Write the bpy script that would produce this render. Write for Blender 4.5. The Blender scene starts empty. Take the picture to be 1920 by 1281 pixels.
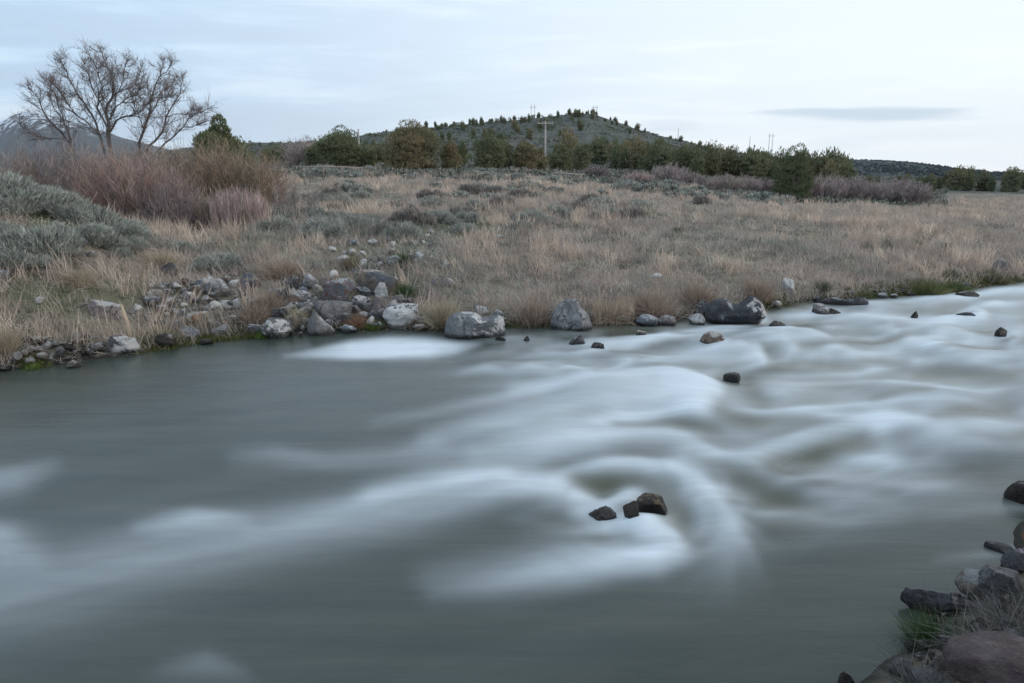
import bpy, math, random
import numpy as np
from math import radians as R, sin, cos, pi
random.seed(7); RNG = np.random.default_rng(7)
SC = bpy.context.scene; COL = SC.collection

# ------------------------------------------------------------------ camera
CAM_H = 3.0; PITCH = R(13.0); F = 1280.0; CX, CY = 960.0, 640.5
cam = bpy.data.cameras.new('camera'); cam.lens = 24; cam.sensor_width = 36
cam.clip_start = 0.05; cam.clip_end = 30000
camo = bpy.data.objects.new('camera', cam); COL.objects.link(camo)
camo.location = (0, 0, CAM_H); camo.rotation_euler = (pi/2 - PITCH, 0, 0)
SC.camera = camo
SC.view_settings.view_transform = 'Standard'; SC.view_settings.look = 'None'
SC.view_settings.gamma = 1.0; SC.view_settings.exposure = 0.62
try: SC.cycles.use_denoising = True
except Exception: pass
SC.cycles.max_bounces = 6; SC.cycles.transparent_max_bounces = 8
SC.cycles.diffuse_bounces = 3; SC.cycles.glossy_bounces = 3; SC.cycles.volume_bounces = 0

# ------------------------------------------------------------------ node helpers
class NT:
    def __init__(s, tree): s.t = tree; s.n = tree.nodes; s.l = tree.links
    def new(s, typ, **kw):
        n = s.n.new(typ)
        for k, v in kw.items():
            if k.startswith('i_'): s.put(n.inputs[k[2:].replace('_', ' ')], v)
            else: setattr(n, k, v)
        return n
    def put(s, sock, v):
        if isinstance(v, bpy.types.NodeSocket): s.l.new(v, sock)
        else:
            if isinstance(v, (tuple, list)) and len(v) == 3 and sock.type == 'RGBA': v = (*v, 1)
            sock.default_value = v
    def math(s, op, a, b=None, c=None, clamp=False):
        n = s.n.new('ShaderNodeMath'); n.operation = op; n.use_clamp = clamp
        s.put(n.inputs[0], a)
        if b is not None: s.put(n.inputs[1], b)
        if c is not None: s.put(n.inputs[2], c)
        return n.outputs[0]
    def mix(s, f, a, b, mode='MIX'):
        n = s.n.new('ShaderNodeMix'); n.data_type = 'RGBA'; n.blend_type = mode; n.clamp_factor = True
        s.put(n.inputs['Factor'], f)
        s.put(n.inputs[6], a); s.put(n.inputs[7], b)
        return n.outputs[2]
    def ramp(s, f, lo, hi, smooth=True):
        n = s.n.new('ShaderNodeMapRange'); n.clamp = True
        if smooth: n.interpolation_type = 'SMOOTHSTEP'
        s.put(n.inputs['Value'], f); n.inputs['From Min'].default_value = lo; n.inputs['From Max'].default_value = hi
        return n.outputs[0]
    def noise(s, vec, scale, detail=4, rough=.55, dist=0.0):
        n = s.n.new('ShaderNodeTexNoise'); s.put(n.inputs['Vector'], vec)
        n.inputs['Scale'].default_value = scale; n.inputs['Detail'].default_value = detail
        n.inputs['Roughness'].default_value = rough; n.inputs['Distortion'].default_value = dist
        return n.outputs['Fac']
    def map(s, vec, scale=(1, 1, 1), rot=(0, 0, 0), loc=(0, 0, 0)):
        n = s.n.new('ShaderNodeMapping'); s.put(n.inputs['Vector'], vec)
        n.inputs['Scale'].default_value = scale; n.inputs['Rotation'].default_value = rot; n.inputs['Location'].default_value = loc
        return n.outputs[0]

# ------------------------------------------------------------------ sky
SUN_AZ, SUN_EL = R(88), R(13)       # evening light low on the right, veiled by cloud
w = bpy.data.worlds.new('World'); SC.world = w; w.use_nodes = True
n = NT(w.node_tree); n.n.clear()
tc = n.new('ShaderNodeTexCoord').outputs['Generated']
sep = n.new('ShaderNodeSeparateXYZ'); n.put(sep.inputs[0], tc)
dx, dy, dz = sep.outputs
el = n.math('MAXIMUM', dz, 0.0)
az = n.math('ARCTAN2', dx, dy)
sky = n.new('ShaderNodeTexSky'); sky.sky_type = 'NISHITA'; sky.sun_disc = False
sky.sun_elevation = SUN_EL; sky.sun_rotation = SUN_AZ; sky.air_density = 1.2; sky.dust_density = 2.0
# veil of high cloud: brighter towards the hidden sun on the right, bluer to the left
side = n.ramp(az, -0.75, 0.45)
hi = n.ramp(el, 0.02, 0.75)
veil = n.mix(side, (0.36, 0.515, 0.69), (0.70, 0.76, 0.815))
low = n.mix(side, (0.43, 0.545, 0.67), (0.765, 0.80, 0.835))
veil = n.mix(n.ramp(el, 0.0, 0.12), low, veil)
veil = n.mix(hi, veil, (0.52, 0.62, 0.72))
# streaked cloud bands, seen on a flat cloud layer overhead
k = n.math('DIVIDE', 1.0, n.math('ADD', el, 0.09))
comb = n.new('ShaderNodeCombineXYZ'); n.put(comb.inputs[0], n.math('MULTIPLY', dx, k)); n.put(comb.inputs[1], n.math('MULTIPLY', dy, k))
cv = n.map(comb.outputs[0], (0.42, 1.25, 1), (0, 0, R(-14)))
band = n.noise(cv, 0.9, 6, .56, .7)
b2 = n.noise(n.map(tc, (1.4, 1.4, 13), (R(5), R(4), 0), (3, 1, 2)), 2.6, 6, .6, .35)
cl = n.math('ADD', n.math('MULTIPLY', band, .55), n.math('MULTIPLY', b2, .45))
dark = n.ramp(cl, 0.40, 0.60)
left = n.math('SUBTRACT', 1.0, n.ramp(az, -0.2, 0.5))
greyed = n.mix(side, (0.37, 0.47, 0.60), (0.64, 0.71, 0.785))
veil = n.mix(n.math('MULTIPLY', dark, n.math('ADD', n.math('MULTIPLY', left, .65), .35)), veil, greyed)
lit = n.ramp(cl, 0.50, 0.34)
veil = n.mix(n.math('MULTIPLY', lit, .75), veil, n.mix(side, (0.60, 0.69, 0.78), (0.76, 0.80, 0.83)))
# the thin grey lens cloud low on the right
def blob(a0, e0, wa, we, k=1.0, tilt=0.0):
    da = n.math('SUBTRACT', az, a0)
    a = n.math('DIVIDE', da, wa)
    e = n.math('DIVIDE', n.math('SUBTRACT', n.math('SUBTRACT', dz, e0), n.math('MULTIPLY', da, tilt)), we)
    r = n.math('ADD', n.math('MULTIPLY', a, a), n.math('MULTIPLY', e, e))
    r = n.math('ADD', r, n.math('MULTIPLY', n.math('SUBTRACT', n.noise(n.map(tc, (1.5, 1.5, 22)), 4, 5), .5), 1.9))
    return n.math('MULTIPLY', n.ramp(r, 1.0, 0.0), k)
def azel(px, py):
    u, v = (px-CX)/F, (CY-py)/F
    d = np.array([u, cos(PITCH)+v*sin(PITCH), -sin(PITCH)+v*cos(PITCH)]); d /= np.linalg.norm(d)
    return math.atan2(d[0], d[1]), d[2]
for (px, py, wp, hp, kk, tl) in ((1640, 216, 165, 15, .95, -.045), (1500, 209, 90, 6, .5, 0), (1250, 236, 70, 12, .35, 0), (1570, 268, 80, 14, .22, 0), (1780, 248, 160, 13, .16, 0)):
    a0, e0 = azel(px, py)
    veil = n.mix(blob(a0, e0, wp/F, hp/F, kk, tl), veil, (0.47, 0.56, 0.655))
mixd = n.mix(0.12, n.mix(1.0, veil, (10, 10, 10), 'MULTIPLY'), sky.outputs[0])
bg = n.new('ShaderNodeBackground'); n.put(bg.inputs['Color'], mixd); bg.inputs['Strength'].default_value = 0.1
out = n.new('ShaderNodeOutputWorld'); n.l.new(bg.outputs[0], out.inputs[0])

sl = bpy.data.lights.new('sun', 'SUN'); sl.energy = 0.5; sl.angle = R(30); sl.color = (1.0, 0.94, 0.88)
so = bpy.data.objects.new('sun', sl); COL.objects.link(so)
so.rotation_euler = (pi/2 - SUN_EL - R(8), 0, pi - SUN_AZ)

# ------------------------------------------------------------------ numeric helpers
def _h(i, j, k):
    n_ = (i*374761393 + j*668265263 + k*2147483647 + 1013904223) & 0xffffffff
    n_ = ((n_ ^ (n_ >> 13))*1274126177) & 0xffffffff
    n_ = ((n_ ^ (n_ >> 15))*2246822519) & 0xffffffff
    return ((n_ ^ (n_ >> 16)) & 0xffff)/65535.0
def vnoise(P):
    P = np.asarray(P, float); I = np.floor(P).astype(np.int64); f = P-I; f = f*f*(3-2*f)
    x, y, z = I[:, 0], I[:, 1], I[:, 2]; a, b, c = f[:, 0], f[:, 1], f[:, 2]
    def L(p, q, t): return p+(q-p)*t
    v = L(L(L(_h(x, y, z), _h(x+1, y, z), a), L(_h(x, y+1, z), _h(x+1, y+1, z), a), b),
          L(L(_h(x, y, z+1), _h(x+1, y, z+1), a), L(_h(x, y+1, z+1), _h(x+1, y+1, z+1), a), b), c)
    return v*2-1
def fbm(P, o=4, g=.5):
    P = np.asarray(P, float); s = 0; a = 1; t = 0
    for i in range(o):
        s = s+a*vnoise(P*(2.03**i)+17.3*i); t += a; a *= g
    return s/t
def n2(x, y, sc, o=4, off=0.0):
    x = np.asarray(x, float); return fbm(np.stack([x.ravel()/sc+off, np.asarray(y, float).ravel()/sc-off, np.zeros(x.size)+off], 1), o).reshape(x.shape)
def smooth(a, b, x):
    t = np.clip((x-a)/(b-a), 0, 1); return t*t*(3-2*t)

def ray(px, py):
    u, v = (px-CX)/F, (CY-py)/F
    return np.array([u, cos(PITCH)+v*sin(PITCH), -sin(PITCH)+v*cos(PITCH)])
def on_water(px, py, z=0.0):
    d = ray(px, py); t = (z-CAM_H)/d[2]; return d[0]*t, d[1]*t
def z_at(py, Y):
    d = ray(CX, py); return CAM_H+Y*d[2]/d[1]
def proj(X, Y, Z):
    dep = Y*cos(PITCH)+(CAM_H-Z)*sin(PITCH)
    up = Y*sin(PITCH)+(Z-CAM_H)*cos(PITCH)
    return CX+F*X/dep, CY-F*up/dep, dep

# ------------------------------------------------------------------ terrain height
BANK = [(0, 698), (130, 684), (260, 664), (330, 653), (400, 640), (500, 632), (620, 622), (830, 617), (1020, 612),
        (1200, 606), (1300, 598), (1440, 580), (1500, 568), (1620, 561), (1700, 553), (1800, 543), (1920, 527)]
bw = np.array([on_water(*p) for p in BANK])
bu = list(bw[:, 0]/bw[:, 1]); bY = list(bw[:, 1])
bu = [-2.7, -1.41]+bu+[1.0, 1.35, 1.8]; bY = [6, 8.5]+bY+[26, 34, 50]
def Yb(u): return np.interp(u, bu, bY)
def uk(px): return (np.asarray(px, float)-960)/F*.9744
TR = [-3, -1, 0, .8, 2, 4, 6, 8, 11, 16, 24, 36, 55, 80, 120]
PXK = [-400, 0, 130, 240, 400, 600, 800, 1000, 1250, 1500, 1750, 1920, 2400]
ZT = [
 [-1.3]*13, [-.45]*13, [-.03]*13,
 [.5, .35, .3, .22, .20, .22, .25, .25, .25, .28, .28, .22, .2],
 [1.3, 1.0, .85, .6, .5, .5, .6, .5, .5, .5, .45, .4, .35],
 [2.3, 2.0, 1.75, 1.1, .85, .85, .95, .8, .75, .68, .58, .5, .45],
 [2.9, 2.75, 2.35, 1.5, 1.1, 1.15, 1.2, 1.02, .92, .8, .68, .58, .5],
 [2.7, 2.55, 2.15, 1.55, 1.25, 1.4, 1.4, 1.22, 1.08, .88, .74, .64, .6],
 [1.9, 1.8, 1.6, 1.45, 1.4, 1.65, 1.65, 1.45, 1.25, .97, .8, .7, .7],
 [1.6, 1.6, 1.5, 1.5, 1.6, 1.95, 1.9, 1.7, 1.45, 1.05, .87, .8, .8],
 [1.6, 1.6, 1.6, 1.7, 1.9, 2.3, 2.25, 2.0, 1.65, 1.15, .92, .85, .85],
 [2.0, 2.0, 2.0, 2.0, 2.3, 3.0, 2.9, 2.6, 1.95, 1.3, .95, .85, .85],
 [3.0, 3.0, 2.8, 2.7, 3.2, 4.1, 3.9, 3.6, 2.6, 1.5, .95, .85, .85],
 [4, 4, 3.8, 3.8, 4.5, 5.3, 4.9, 4.7, 3.5, 2.0, 1.0, .9, .9],
 [6, 6, 5.5, 5.5, 6, 6.8, 6.7, 6.4, 4.8, 3.0, 1.3, 1.0, 1.0]]
RP = [-400, 0, 250, 480, 600, 700, 800, 900, 1000, 1050, 1085, 1110, 1140, 1200, 1320, 1450, 1520, 1600, 1750, 1920, 2400]
RIDGE = [340, 330, 292, 268, 261, 249, 239, 233, 224, 219, 216, 218, 227, 245, 270, 293, 308, 332, 344, 345, 345]
BENCH = [342, 335, 315, 300, 300, 293, 290, 288, 286, 286, 287, 288, 290, 294, 306, 318, 326, 338, 345, 346, 346]
FAR = [(190, .25), (250, .0), (330, .55), (420, 1.0), (520, .93), (800, .3), (1500, 0), (12000, -.0)]
def far_z(X, Y):
    X = np.asarray(X, float); Y = np.maximum(np.asarray(Y, float), 1e-3)
    u = np.clip(X/Y, -2.6, 1.75); uc = u
    yb = Yb(u)
    rows = [yb+t for t in TR]; zs = [np.interp(uc, uk(PXK), z) for z in ZT]
    rp = np.interp(uc, uk(RP), RIDGE); bp = np.interp(uc, uk(RP), BENCH)
    def za(py, Yr):
        v = (CY-py)/F; return CAM_H+Yr*(-sin(PITCH)+v*cos(PITCH))/(cos(PITCH)+v*sin(PITCH))
    for Yr, py in ((200, bp+10), (270, bp), (340, bp*.45+rp*.55), (420, rp), (520, None), (800, None), (2000, None), (15000, None)):
        rows.append(np.full_like(u, Yr))
        zs.append(za(py, Yr) if py is not None else {520: zs[-1]*.9, 800: np.full_like(u, 2.), 2000: np.full_like(u, 2.), 15000: np.full_like(u, 2.)}[Yr])
    z = np.where(Y < rows[0], -1.3, 0.0)
    for i in range(len(rows)-1):
        m = (Y >= rows[i]) & (Y < rows[i+1])
        t = (Y-rows[i])/np.maximum(rows[i+1]-rows[i], 1e-6)
        z = np.where(m, zs[i]+(zs[i+1]-zs[i])*t, z)
    z = np.where(Y >= 15000, 2., z)
    d = Y-yb
    amp = smooth(0, 2.5, d)
    z = z+amp*(.16*n2(X, Y, 3.1, 3, 5)+.06*n2(X, Y, .7, 3, 9))+smooth(-.6, .5, d)*.05*n2(X, Y, .5, 2, 3)
    z = z+smooth(130, 260, Y)*smooth(900, 500, Y)*(3.2*n2(X, Y, 60, 4, 2)+.0)
    return z
NB0 = np.array([1.75, 3.25]); NBD = np.array([.79, .613]); NBN = np.array([.613, -.79])
def near_z(X, Y):
    nd = (X-NB0[0])*NBN[0]+(Y-NB0[1])*NBN[1]
    nd = nd+.22*n2(X, Y, 1.1, 3, 31)
    return np.where(nd > 0, np.minimum(nd*.55, 1.25+.1*nd), np.maximum(nd*.9, -1.3))+.05*n2(X, Y, .35, 3, 12)
def gz(X, Y):
    X = np.asarray(X, float); Y = np.asarray(Y, float)
    return np.where(Y < 8, near_z(X, Y), far_z(X, Y))
def g1(x, y): return float(gz(np.array([x]), np.array([y]))[0])
def hit(px, py, y0=2.0, y1=900.0):
    """where the pixel's line of sight first meets ground or water"""
    d = ray(px, py); Y = np.geomspace(y0, y1, 1500); t = Y/d[1]
    X = d[0]*t; Z = CAM_H+d[2]*t; G = np.maximum(gz(X, Y), 0.0)
    i = np.argmax(Z <= G)
    if Z[i] > G[i]: i = len(Y)-1
    return X[i], Y[i], max(G[i], 0.0)

# ------------------------------------------------------------------ mesh helpers
def np_mesh(name, V, faces, mat=None, col=None, smooth_=True, extra=None):
    """faces: list of int arrays (n,3) / (n,4)"""
    me = bpy.data.meshes.new(name)
    V = np.asarray(V, np.float32); faces = [np.asarray(f, np.int32) for f in faces if len(f)]
    me.vertices.add(len(V)); me.vertices.foreach_set('co', V.ravel())
    nl = sum(f.size for f in faces); npoly = sum(len(f) for f in faces)
    me.loops.add(nl); me.polygons.add(npoly)
    me.loops.foreach_set('vertex_index', np.concatenate([f.ravel() for f in faces]))
    tot = np.concatenate([np.full(len(f), f.shape[1], np.int32) for f in faces])
    st = np.concatenate([[0], np.cumsum(tot)[:-1]]).astype(np.int32)
    me.polygons.foreach_set('loop_start', st); me.polygons.foreach_set('loop_total', tot)
    me.polygons.foreach_set('use_smooth', np.full(npoly, bool(smooth_)))
    if col is not None:
        a = me.color_attributes.new('tint', 'FLOAT_COLOR', 'POINT')
        c = np.ones((len(V), 4), np.float32); c[:, :3] = col; a.data.foreach_set('color', c.ravel())
    for k_, v_ in (extra or {}).items():
        a = me.attributes.new(k_, 'FLOAT', 'POINT'); a.data.foreach_set('value', np.asarray(v_, np.float32))
    me.update(calc_edges=True); me.validate()
    if mat: me.materials.append(mat)
    return me
def link(name, me, parent=None, loc=(0, 0, 0), rot=(0, 0, 0), scale=(1, 1, 1)):
    o = bpy.data.objects.new(name, me); COL.objects.link(o)
    o.location = loc; o.rotation_euler = rot; o.scale = scale
    if parent: o.parent = parent
    return o
def tag(o, label=None, cat=None, group=None, kind=None):
    for k_, v_ in (('label', label), ('category', cat), ('group', group), ('kind', kind)):
        if v_: o[k_] = v_
    return o
def grid_faces(nr, nc):
    i = np.arange(nr-1)[:, None]*nc+np.arange(nc-1)[None, :]
    i = i.ravel(); return np.stack([i, i+1, i+nc+1, i+nc], 1)

class Acc:
    """collects vertices and faces with colours, then makes ONE mesh"""
    def __init__(s): s.V = []; s.T = []; s.Q = []; s.C = []; s.n = 0
    def add(s, V, T=None, Q=None, C=(1, 1, 1)):
        V = np.asarray(V, float).reshape(-1, 3)
        s.V.append(V)
        if T is not None and len(T): s.T.append(np.asarray(T)+s.n)
        if Q is not None and len(Q): s.Q.append(np.asarray(Q)+s.n)
        C = np.asarray(C, float)
        s.C.append(np.broadcast_to(C, V.shape) if C.ndim == 1 else C); s.n += len(V)
    def mesh(s, name, mat, smooth_=True):
        f = []
        if s.T: f.append(np.concatenate(s.T))
        if s.Q: f.append(np.concatenate(s.Q))
        return np_mesh(name, np.concatenate(s.V), f, mat, np.concatenate(s.C), smooth_)
    def blades(s, P, D, L, W, C, droop=.25, tipw=.0, r=None):
        """thin bent leaves/stems: roots P, unit directions D, lengths L, widths W, colours C"""
        r = r or RNG; N = len(P); P = np.asarray(P); L = np.asarray(L)[:, None]; W = np.asarray(W)[:, None]
        side = np.cross(D, r.normal(size=(N, 3))); side /= np.linalg.norm(side, axis=1)[:, None]+1e-9
        bend = np.cross(D, side)*r.normal(size=(N, 1))*droop + np.array([0, 0, -1.0])*abs(r.normal(size=(N, 1)))*droop*.6
        M = P+D*L*.52+bend*L*.12; Tp = P+D*L+bend*L*.55
        V = np.empty((N, 5, 3)); V[:, 0] = P-side*W*.5; V[:, 1] = P+side*W*.5
        V[:, 2] = M+side*W*.42; V[:, 3] = M-side*W*.42; V[:, 4] = Tp
        b = np.arange(N)[:, None]*5
        s.add(V.reshape(-1, 3), b+np.array([[3, 2, 4]]), b+np.array([[0, 1, 2, 3]]), np.repeat(np.asarray(C), 5, axis=0))
    def tube(s, pts, rad, C=(1, 1, 1), ns=6):
        pts = np.asarray(pts, float); rad = np.asarray(rad, float); m = len(pts)
        T = np.gradient(pts, axis=0); T /= np.linalg.norm(T, axis=1)[:, None]+1e-9
        ref = np.array([0.31, .95, .05]); A = np.cross(T, ref); A /= np.linalg.norm(A, axis=1)[:, None]+1e-9; B = np.cross(T, A)
        th = np.arange(ns)/ns*2*pi
        V = pts[:, None]+rad[:, None, None]*(A[:, None]*np.cos(th)[None, :, None]+B[:, None]*np.sin(th)[None, :, None])
        Q = []
        for i in range(m-1):
            for j in range(ns):
                Q.append((i*ns+j, i*ns+(j+1) % ns, (i+1)*ns+(j+1) % ns, (i+1)*ns+j))
        V = V.reshape(-1, 3); V = np.vstack([V, pts[-1:], pts[:1]])
        T_ = [((m-1)*ns+j, (m-1)*ns+(j+1) % ns, m*ns) for j in range(ns)]+[((j+1) % ns, j, m*ns+1) for j in range(ns)]
        s.add(V, T_, Q, C)
    def box(s, c, h, rotz=0.0, C=(1, 1, 1)):
        x, y, z = h; V = np.array([[a, b, d] for a in (-x, x) for b in (-y, y) for d in (-z, z)], float)
        ca, sa = cos(rotz), sin(rotz); V = np.stack([V[:, 0]*ca-V[:, 1]*sa, V[:, 0]*sa+V[:, 1]*ca, V[:, 2]], 1)+np.asarray(c)
        s.add(V, None, [(0, 1, 3, 2), (4, 6, 7, 5), (0, 4, 5, 1), (2, 3, 7, 6), (0, 2, 6, 4), (1, 5, 7, 3)], C)
def unit(v): v = np.asarray(v, float); return v/(np.linalg.norm(v, axis=-1, keepdims=True)+1e-9)
def jitcol(base, N, amt=.18, hue=.05, r=None):
    r = r or RNG; b = np.asarray(base, float)
    return np.clip(b*(1+r.normal(size=(N, 1))*amt)*(1+r.normal(size=(N, 3))*hue), .005, .9)

# ------------------------------------------------------------------ materials
def new_mat(name):
    m = bpy.data.materials.new(name); m.use_nodes = True; t = NT(m.node_tree)
    p = t.n['Principled BSDF']; p.inputs['Roughness'].default_value = .9
    p.inputs['Specular IOR Level'].default_value = .25
    return m, t, p
def tint_mat(name, rough=.85, trans=0.0, spec=.2, dark=1.0):
    m, t, p = new_mat(name)
    a = t.new('ShaderNodeVertexColor', layer_name='tint').outputs['Color']
    pos = t.new('ShaderNodeNewGeometry').outputs['Position']
    nz = t.ramp(t.noise(pos, 3.0, 3), .2, .8)
    c = t.mix(1.0, a, t.mix(nz, (.82*dark, .82*dark, .84*dark), (1.15*dark, 1.13*dark, 1.1*dark)), 'MULTIPLY')
    t.put(p.inputs['Base Color'], c); p.inputs['Roughness'].default_value = rough; p.inputs['Specular IOR Level'].default_value = spec
    if trans:
        tr = t.new('ShaderNodeBsdfTranslucent'); t.put(tr.inputs[0], c)
        mx = t.new('ShaderNodeMixShader'); mx.inputs[0].default_value = trans
        t.l.new(p.outputs[0], mx.inputs[1]); t.l.new(tr.outputs[0], mx.inputs[2])
        t.l.new(mx.outputs[0], t.n['Material Output'].inputs[0])
    return m
M_GRASS = tint_mat('dry_grass', .9, .25)
M_SAGE = tint_mat('sage_leaf', .9, .15)
M_JUN = tint_mat('juniper_leaf', .85, .12)
M_TWIG = tint_mat('twig', .9)
M_BARK = tint_mat('bark', .92)
M_WOOD = tint_mat('weathered_wood', .85)
M_GREEN = tint_mat('green_grass', .7, .3)

def ground_mat():
    m, t, p = new_mat('bank_soil')
    pos = t.new('ShaderNodeNewGeometry').outputs['Position']
    a = t.noise(pos, .45, 6, .6); b = t.noise(pos, 4.5, 6, .65); c = t.noise(pos, 28, 4, .6)
    soil = t.mix(t.ramp(b, .3, .7), (.085, .070, .056), (.17, .145, .118))
    soil = t.mix(t.ramp(c, .56, .72), soil, (.30, .27, .235))
    straw = t.mix(c, (.22, .175, .13), (.36, .30, .235))
    base = t.mix(t.ramp(a, .35, .62), straw, soil)
    gr = t.new('ShaderNodeAttribute', attribute_name='green').outputs['Fac']
    base = t.mix(t.math('MULTIPLY', gr, t.ramp(b, .25, .55)), base, t.mix(c, (.045, .075, .028), (.10, .13, .05)))
    z = t.new('ShaderNodeSeparateXYZ'); t.put(z.inputs[0], pos)
    wet = t.ramp(z.outputs[2], .16, .02)
    base = t.mix(wet, base, (.03, .028, .022))
    t.put(p.inputs['Base Color'], base)
    bp = t.new('ShaderNodeBump'); bp.inputs['Strength'].default_value = .6; bp.inputs['Distance'].default_value = .03
    t.put(bp.inputs['Height'], t.math('ADD', b, c)); t.l.new(bp.outputs[0], p.inputs['Normal'])
    return m
def hill_mat(name='hill_scrub', blue=0.0):
    m, t, p = new_mat(name)
    pos = t.new('ShaderNodeNewGeometry').outputs['Position']
    a = t.noise(pos, .02, 6, .6); b = t.noise(pos, .28, 5, .65); c = t.noise(pos, .9, 4, .7)
    base = t.mix(t.ramp(a, .4, .6), (.085, .095, .08), (.13, .125, .105))
    base = t.mix(t.ramp(b, .47, .56), base, (.045, .058, .045))
    base = t.mix(t.ramp(c, .52, .66), base, (.20, .20, .18))
    t.put(p.inputs['Base Color'], base)
    bp = t.new('ShaderNodeBump'); bp.inputs['Strength'].default_value = .8; bp.inputs['Distance'].default_value = 1.2
    t.put(bp.inputs['Height'], t.math('ADD', b, c)); t.l.new(bp.outputs[0], p.inputs['Normal'])
    return m
M_GROUND = ground_mat(); M_HILL = hill_mat()

def rock_mat(name, c1, c2, patch=(.6, .6, .6), amt=0.0, pdir=(0, 0, 1), pw=.3, rough=.8, spot=0.0, scale=5.5):
    """amt: how much of the stone the pale crust covers; pdir: the side it favours"""
    m, t, p = new_mat(name)
    tcn = t.new('ShaderNodeTexCoord'); ob = tcn.outputs['Object']
    rnd = t.new('ShaderNodeObjectInfo').outputs['Random']
    off = t.new('ShaderNodeCombineXYZ'); t.put(off.inputs[0], t.math('MULTIPLY', rnd, 37.0)); t.put(off.inputs[1], t.math('MULTIPLY', rnd, 91.0))
    va = t.new('ShaderNodeVectorMath'); va.operation = 'ADD'; t.put(va.inputs[0], ob); t.put(va.inputs[1], off.outputs[0]); v = va.outputs[0]
    a = t.noise(v, scale*.6, 7, .65, .4); b = t.noise(v, scale*3, 6, .7); c = t.noise(v, scale*13, 5, .7)
    base = t.mix(t.ramp(a, .38, .62), c1, c2)
    base = t.mix(t.ramp(b, .25, .8), t.mix(1.0, base, (.72, .72, .74), 'MULTIPLY'), t.mix(1.0, base, (1.3, 1.28, 1.24), 'MULTIPLY'))
    base = t.mix(t.math('MULTIPLY', t.ramp(c, .58, .70), .35), base, (.42, .40, .38))
    base = t.mix(t.math('MULTIPLY', t.ramp(c, .40, .30), .45), base, (.03, .028, .027))
    vo = t.new('ShaderNodeTexVoronoi'); vo.feature = 'DISTANCE_TO_EDGE'; vo.inputs['Scale'].default_value = scale*.45
    vd = t.new('ShaderNodeVectorMath'); vd.operation = 'ADD'; t.put(vd.inputs[0], v)
    cv_ = t.new('ShaderNodeCombineXYZ'); t.put(cv_.inputs[0], t.math('MULTIPLY', b, .35)); t.put(cv_.inputs[1], t.math('MULTIPLY', a, .6)); t.put(cv_.inputs[2], t.math('MULTIPLY', b, .25)); t.put(vd.inputs[1], cv_.outputs[0]); t.put(vo.inputs['Vector'], vd.outputs[0])
    crack = t.math('MULTIPLY', t.ramp(vo.outputs['Distance'], .035, .0), t.ramp(a, .42, .60))
    base = t.mix(t.math('MULTIPLY', crack, .75), base, (.025, .022, .02))
    if amt > 0:
        nrm = t.new('ShaderNodeNewGeometry').outputs['Normal']
        dt = t.new('ShaderNodeVectorMath'); dt.operation = 'DOT_PRODUCT'; t.put(dt.inputs[0], nrm); dt.inputs[1].default_value = unit(pdir)
        f = t.math('ADD', t.math('MULTIPLY', dt.outputs['Value'], pw), t.math('ADD', t.math('MULTIPLY', a, .9), t.math('MULTIPLY', b, .35)))
        f = t.ramp(f, .95-amt*.75, 1.02-amt*.75)
        f = t.math('MULTIPLY', f, t.ramp(c, .33, .46))
        base = t.mix(f, base, t.mix(b, tuple(x*.85 for x in patch), tuple(min(.85, x*1.15) for x in patch)))
    if spot:
        base = t.mix(t.math('MULTIPLY', t.ramp(t.noise(v, scale*2.0, 3, .5, 1.), .52, .58), spot), base, (.20, .085, .065))
    z = t.new('ShaderNodeSeparateXYZ'); t.put(z.inputs[0], t.new('ShaderNodeNewGeometry').outputs['Position'])
    wl = t.math('ADD', z.outputs[2], t.math('MULTIPLY', t.math('SUBTRACT', b, .5), .08))
    wet = t.ramp(wl, .13, .05)
    base = t.mix(t.math('MULTIPLY', wet, .75), base, (.018, .016, .015))
    t.put(p.inputs['Base Color'], base)
    t.put(p.inputs['Roughness'], t.math('SUBTRACT', rough, t.math('MULTIPLY', wet, .45)))
    bp = t.new('ShaderNodeBump'); bp.inputs['Strength'].default_value = .9; bp.inputs['Distance'].default_value = .06
    t.put(bp.inputs['Height'], t.math('ADD', t.math('MULTIPLY', b, 1.1), t.math('SUBTRACT', t.math('MULTIPLY', c, .5), t.math('MULTIPLY', crack, .8)))); t.l.new(bp.outputs[0], p.inputs['Normal'])
    return m
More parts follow.
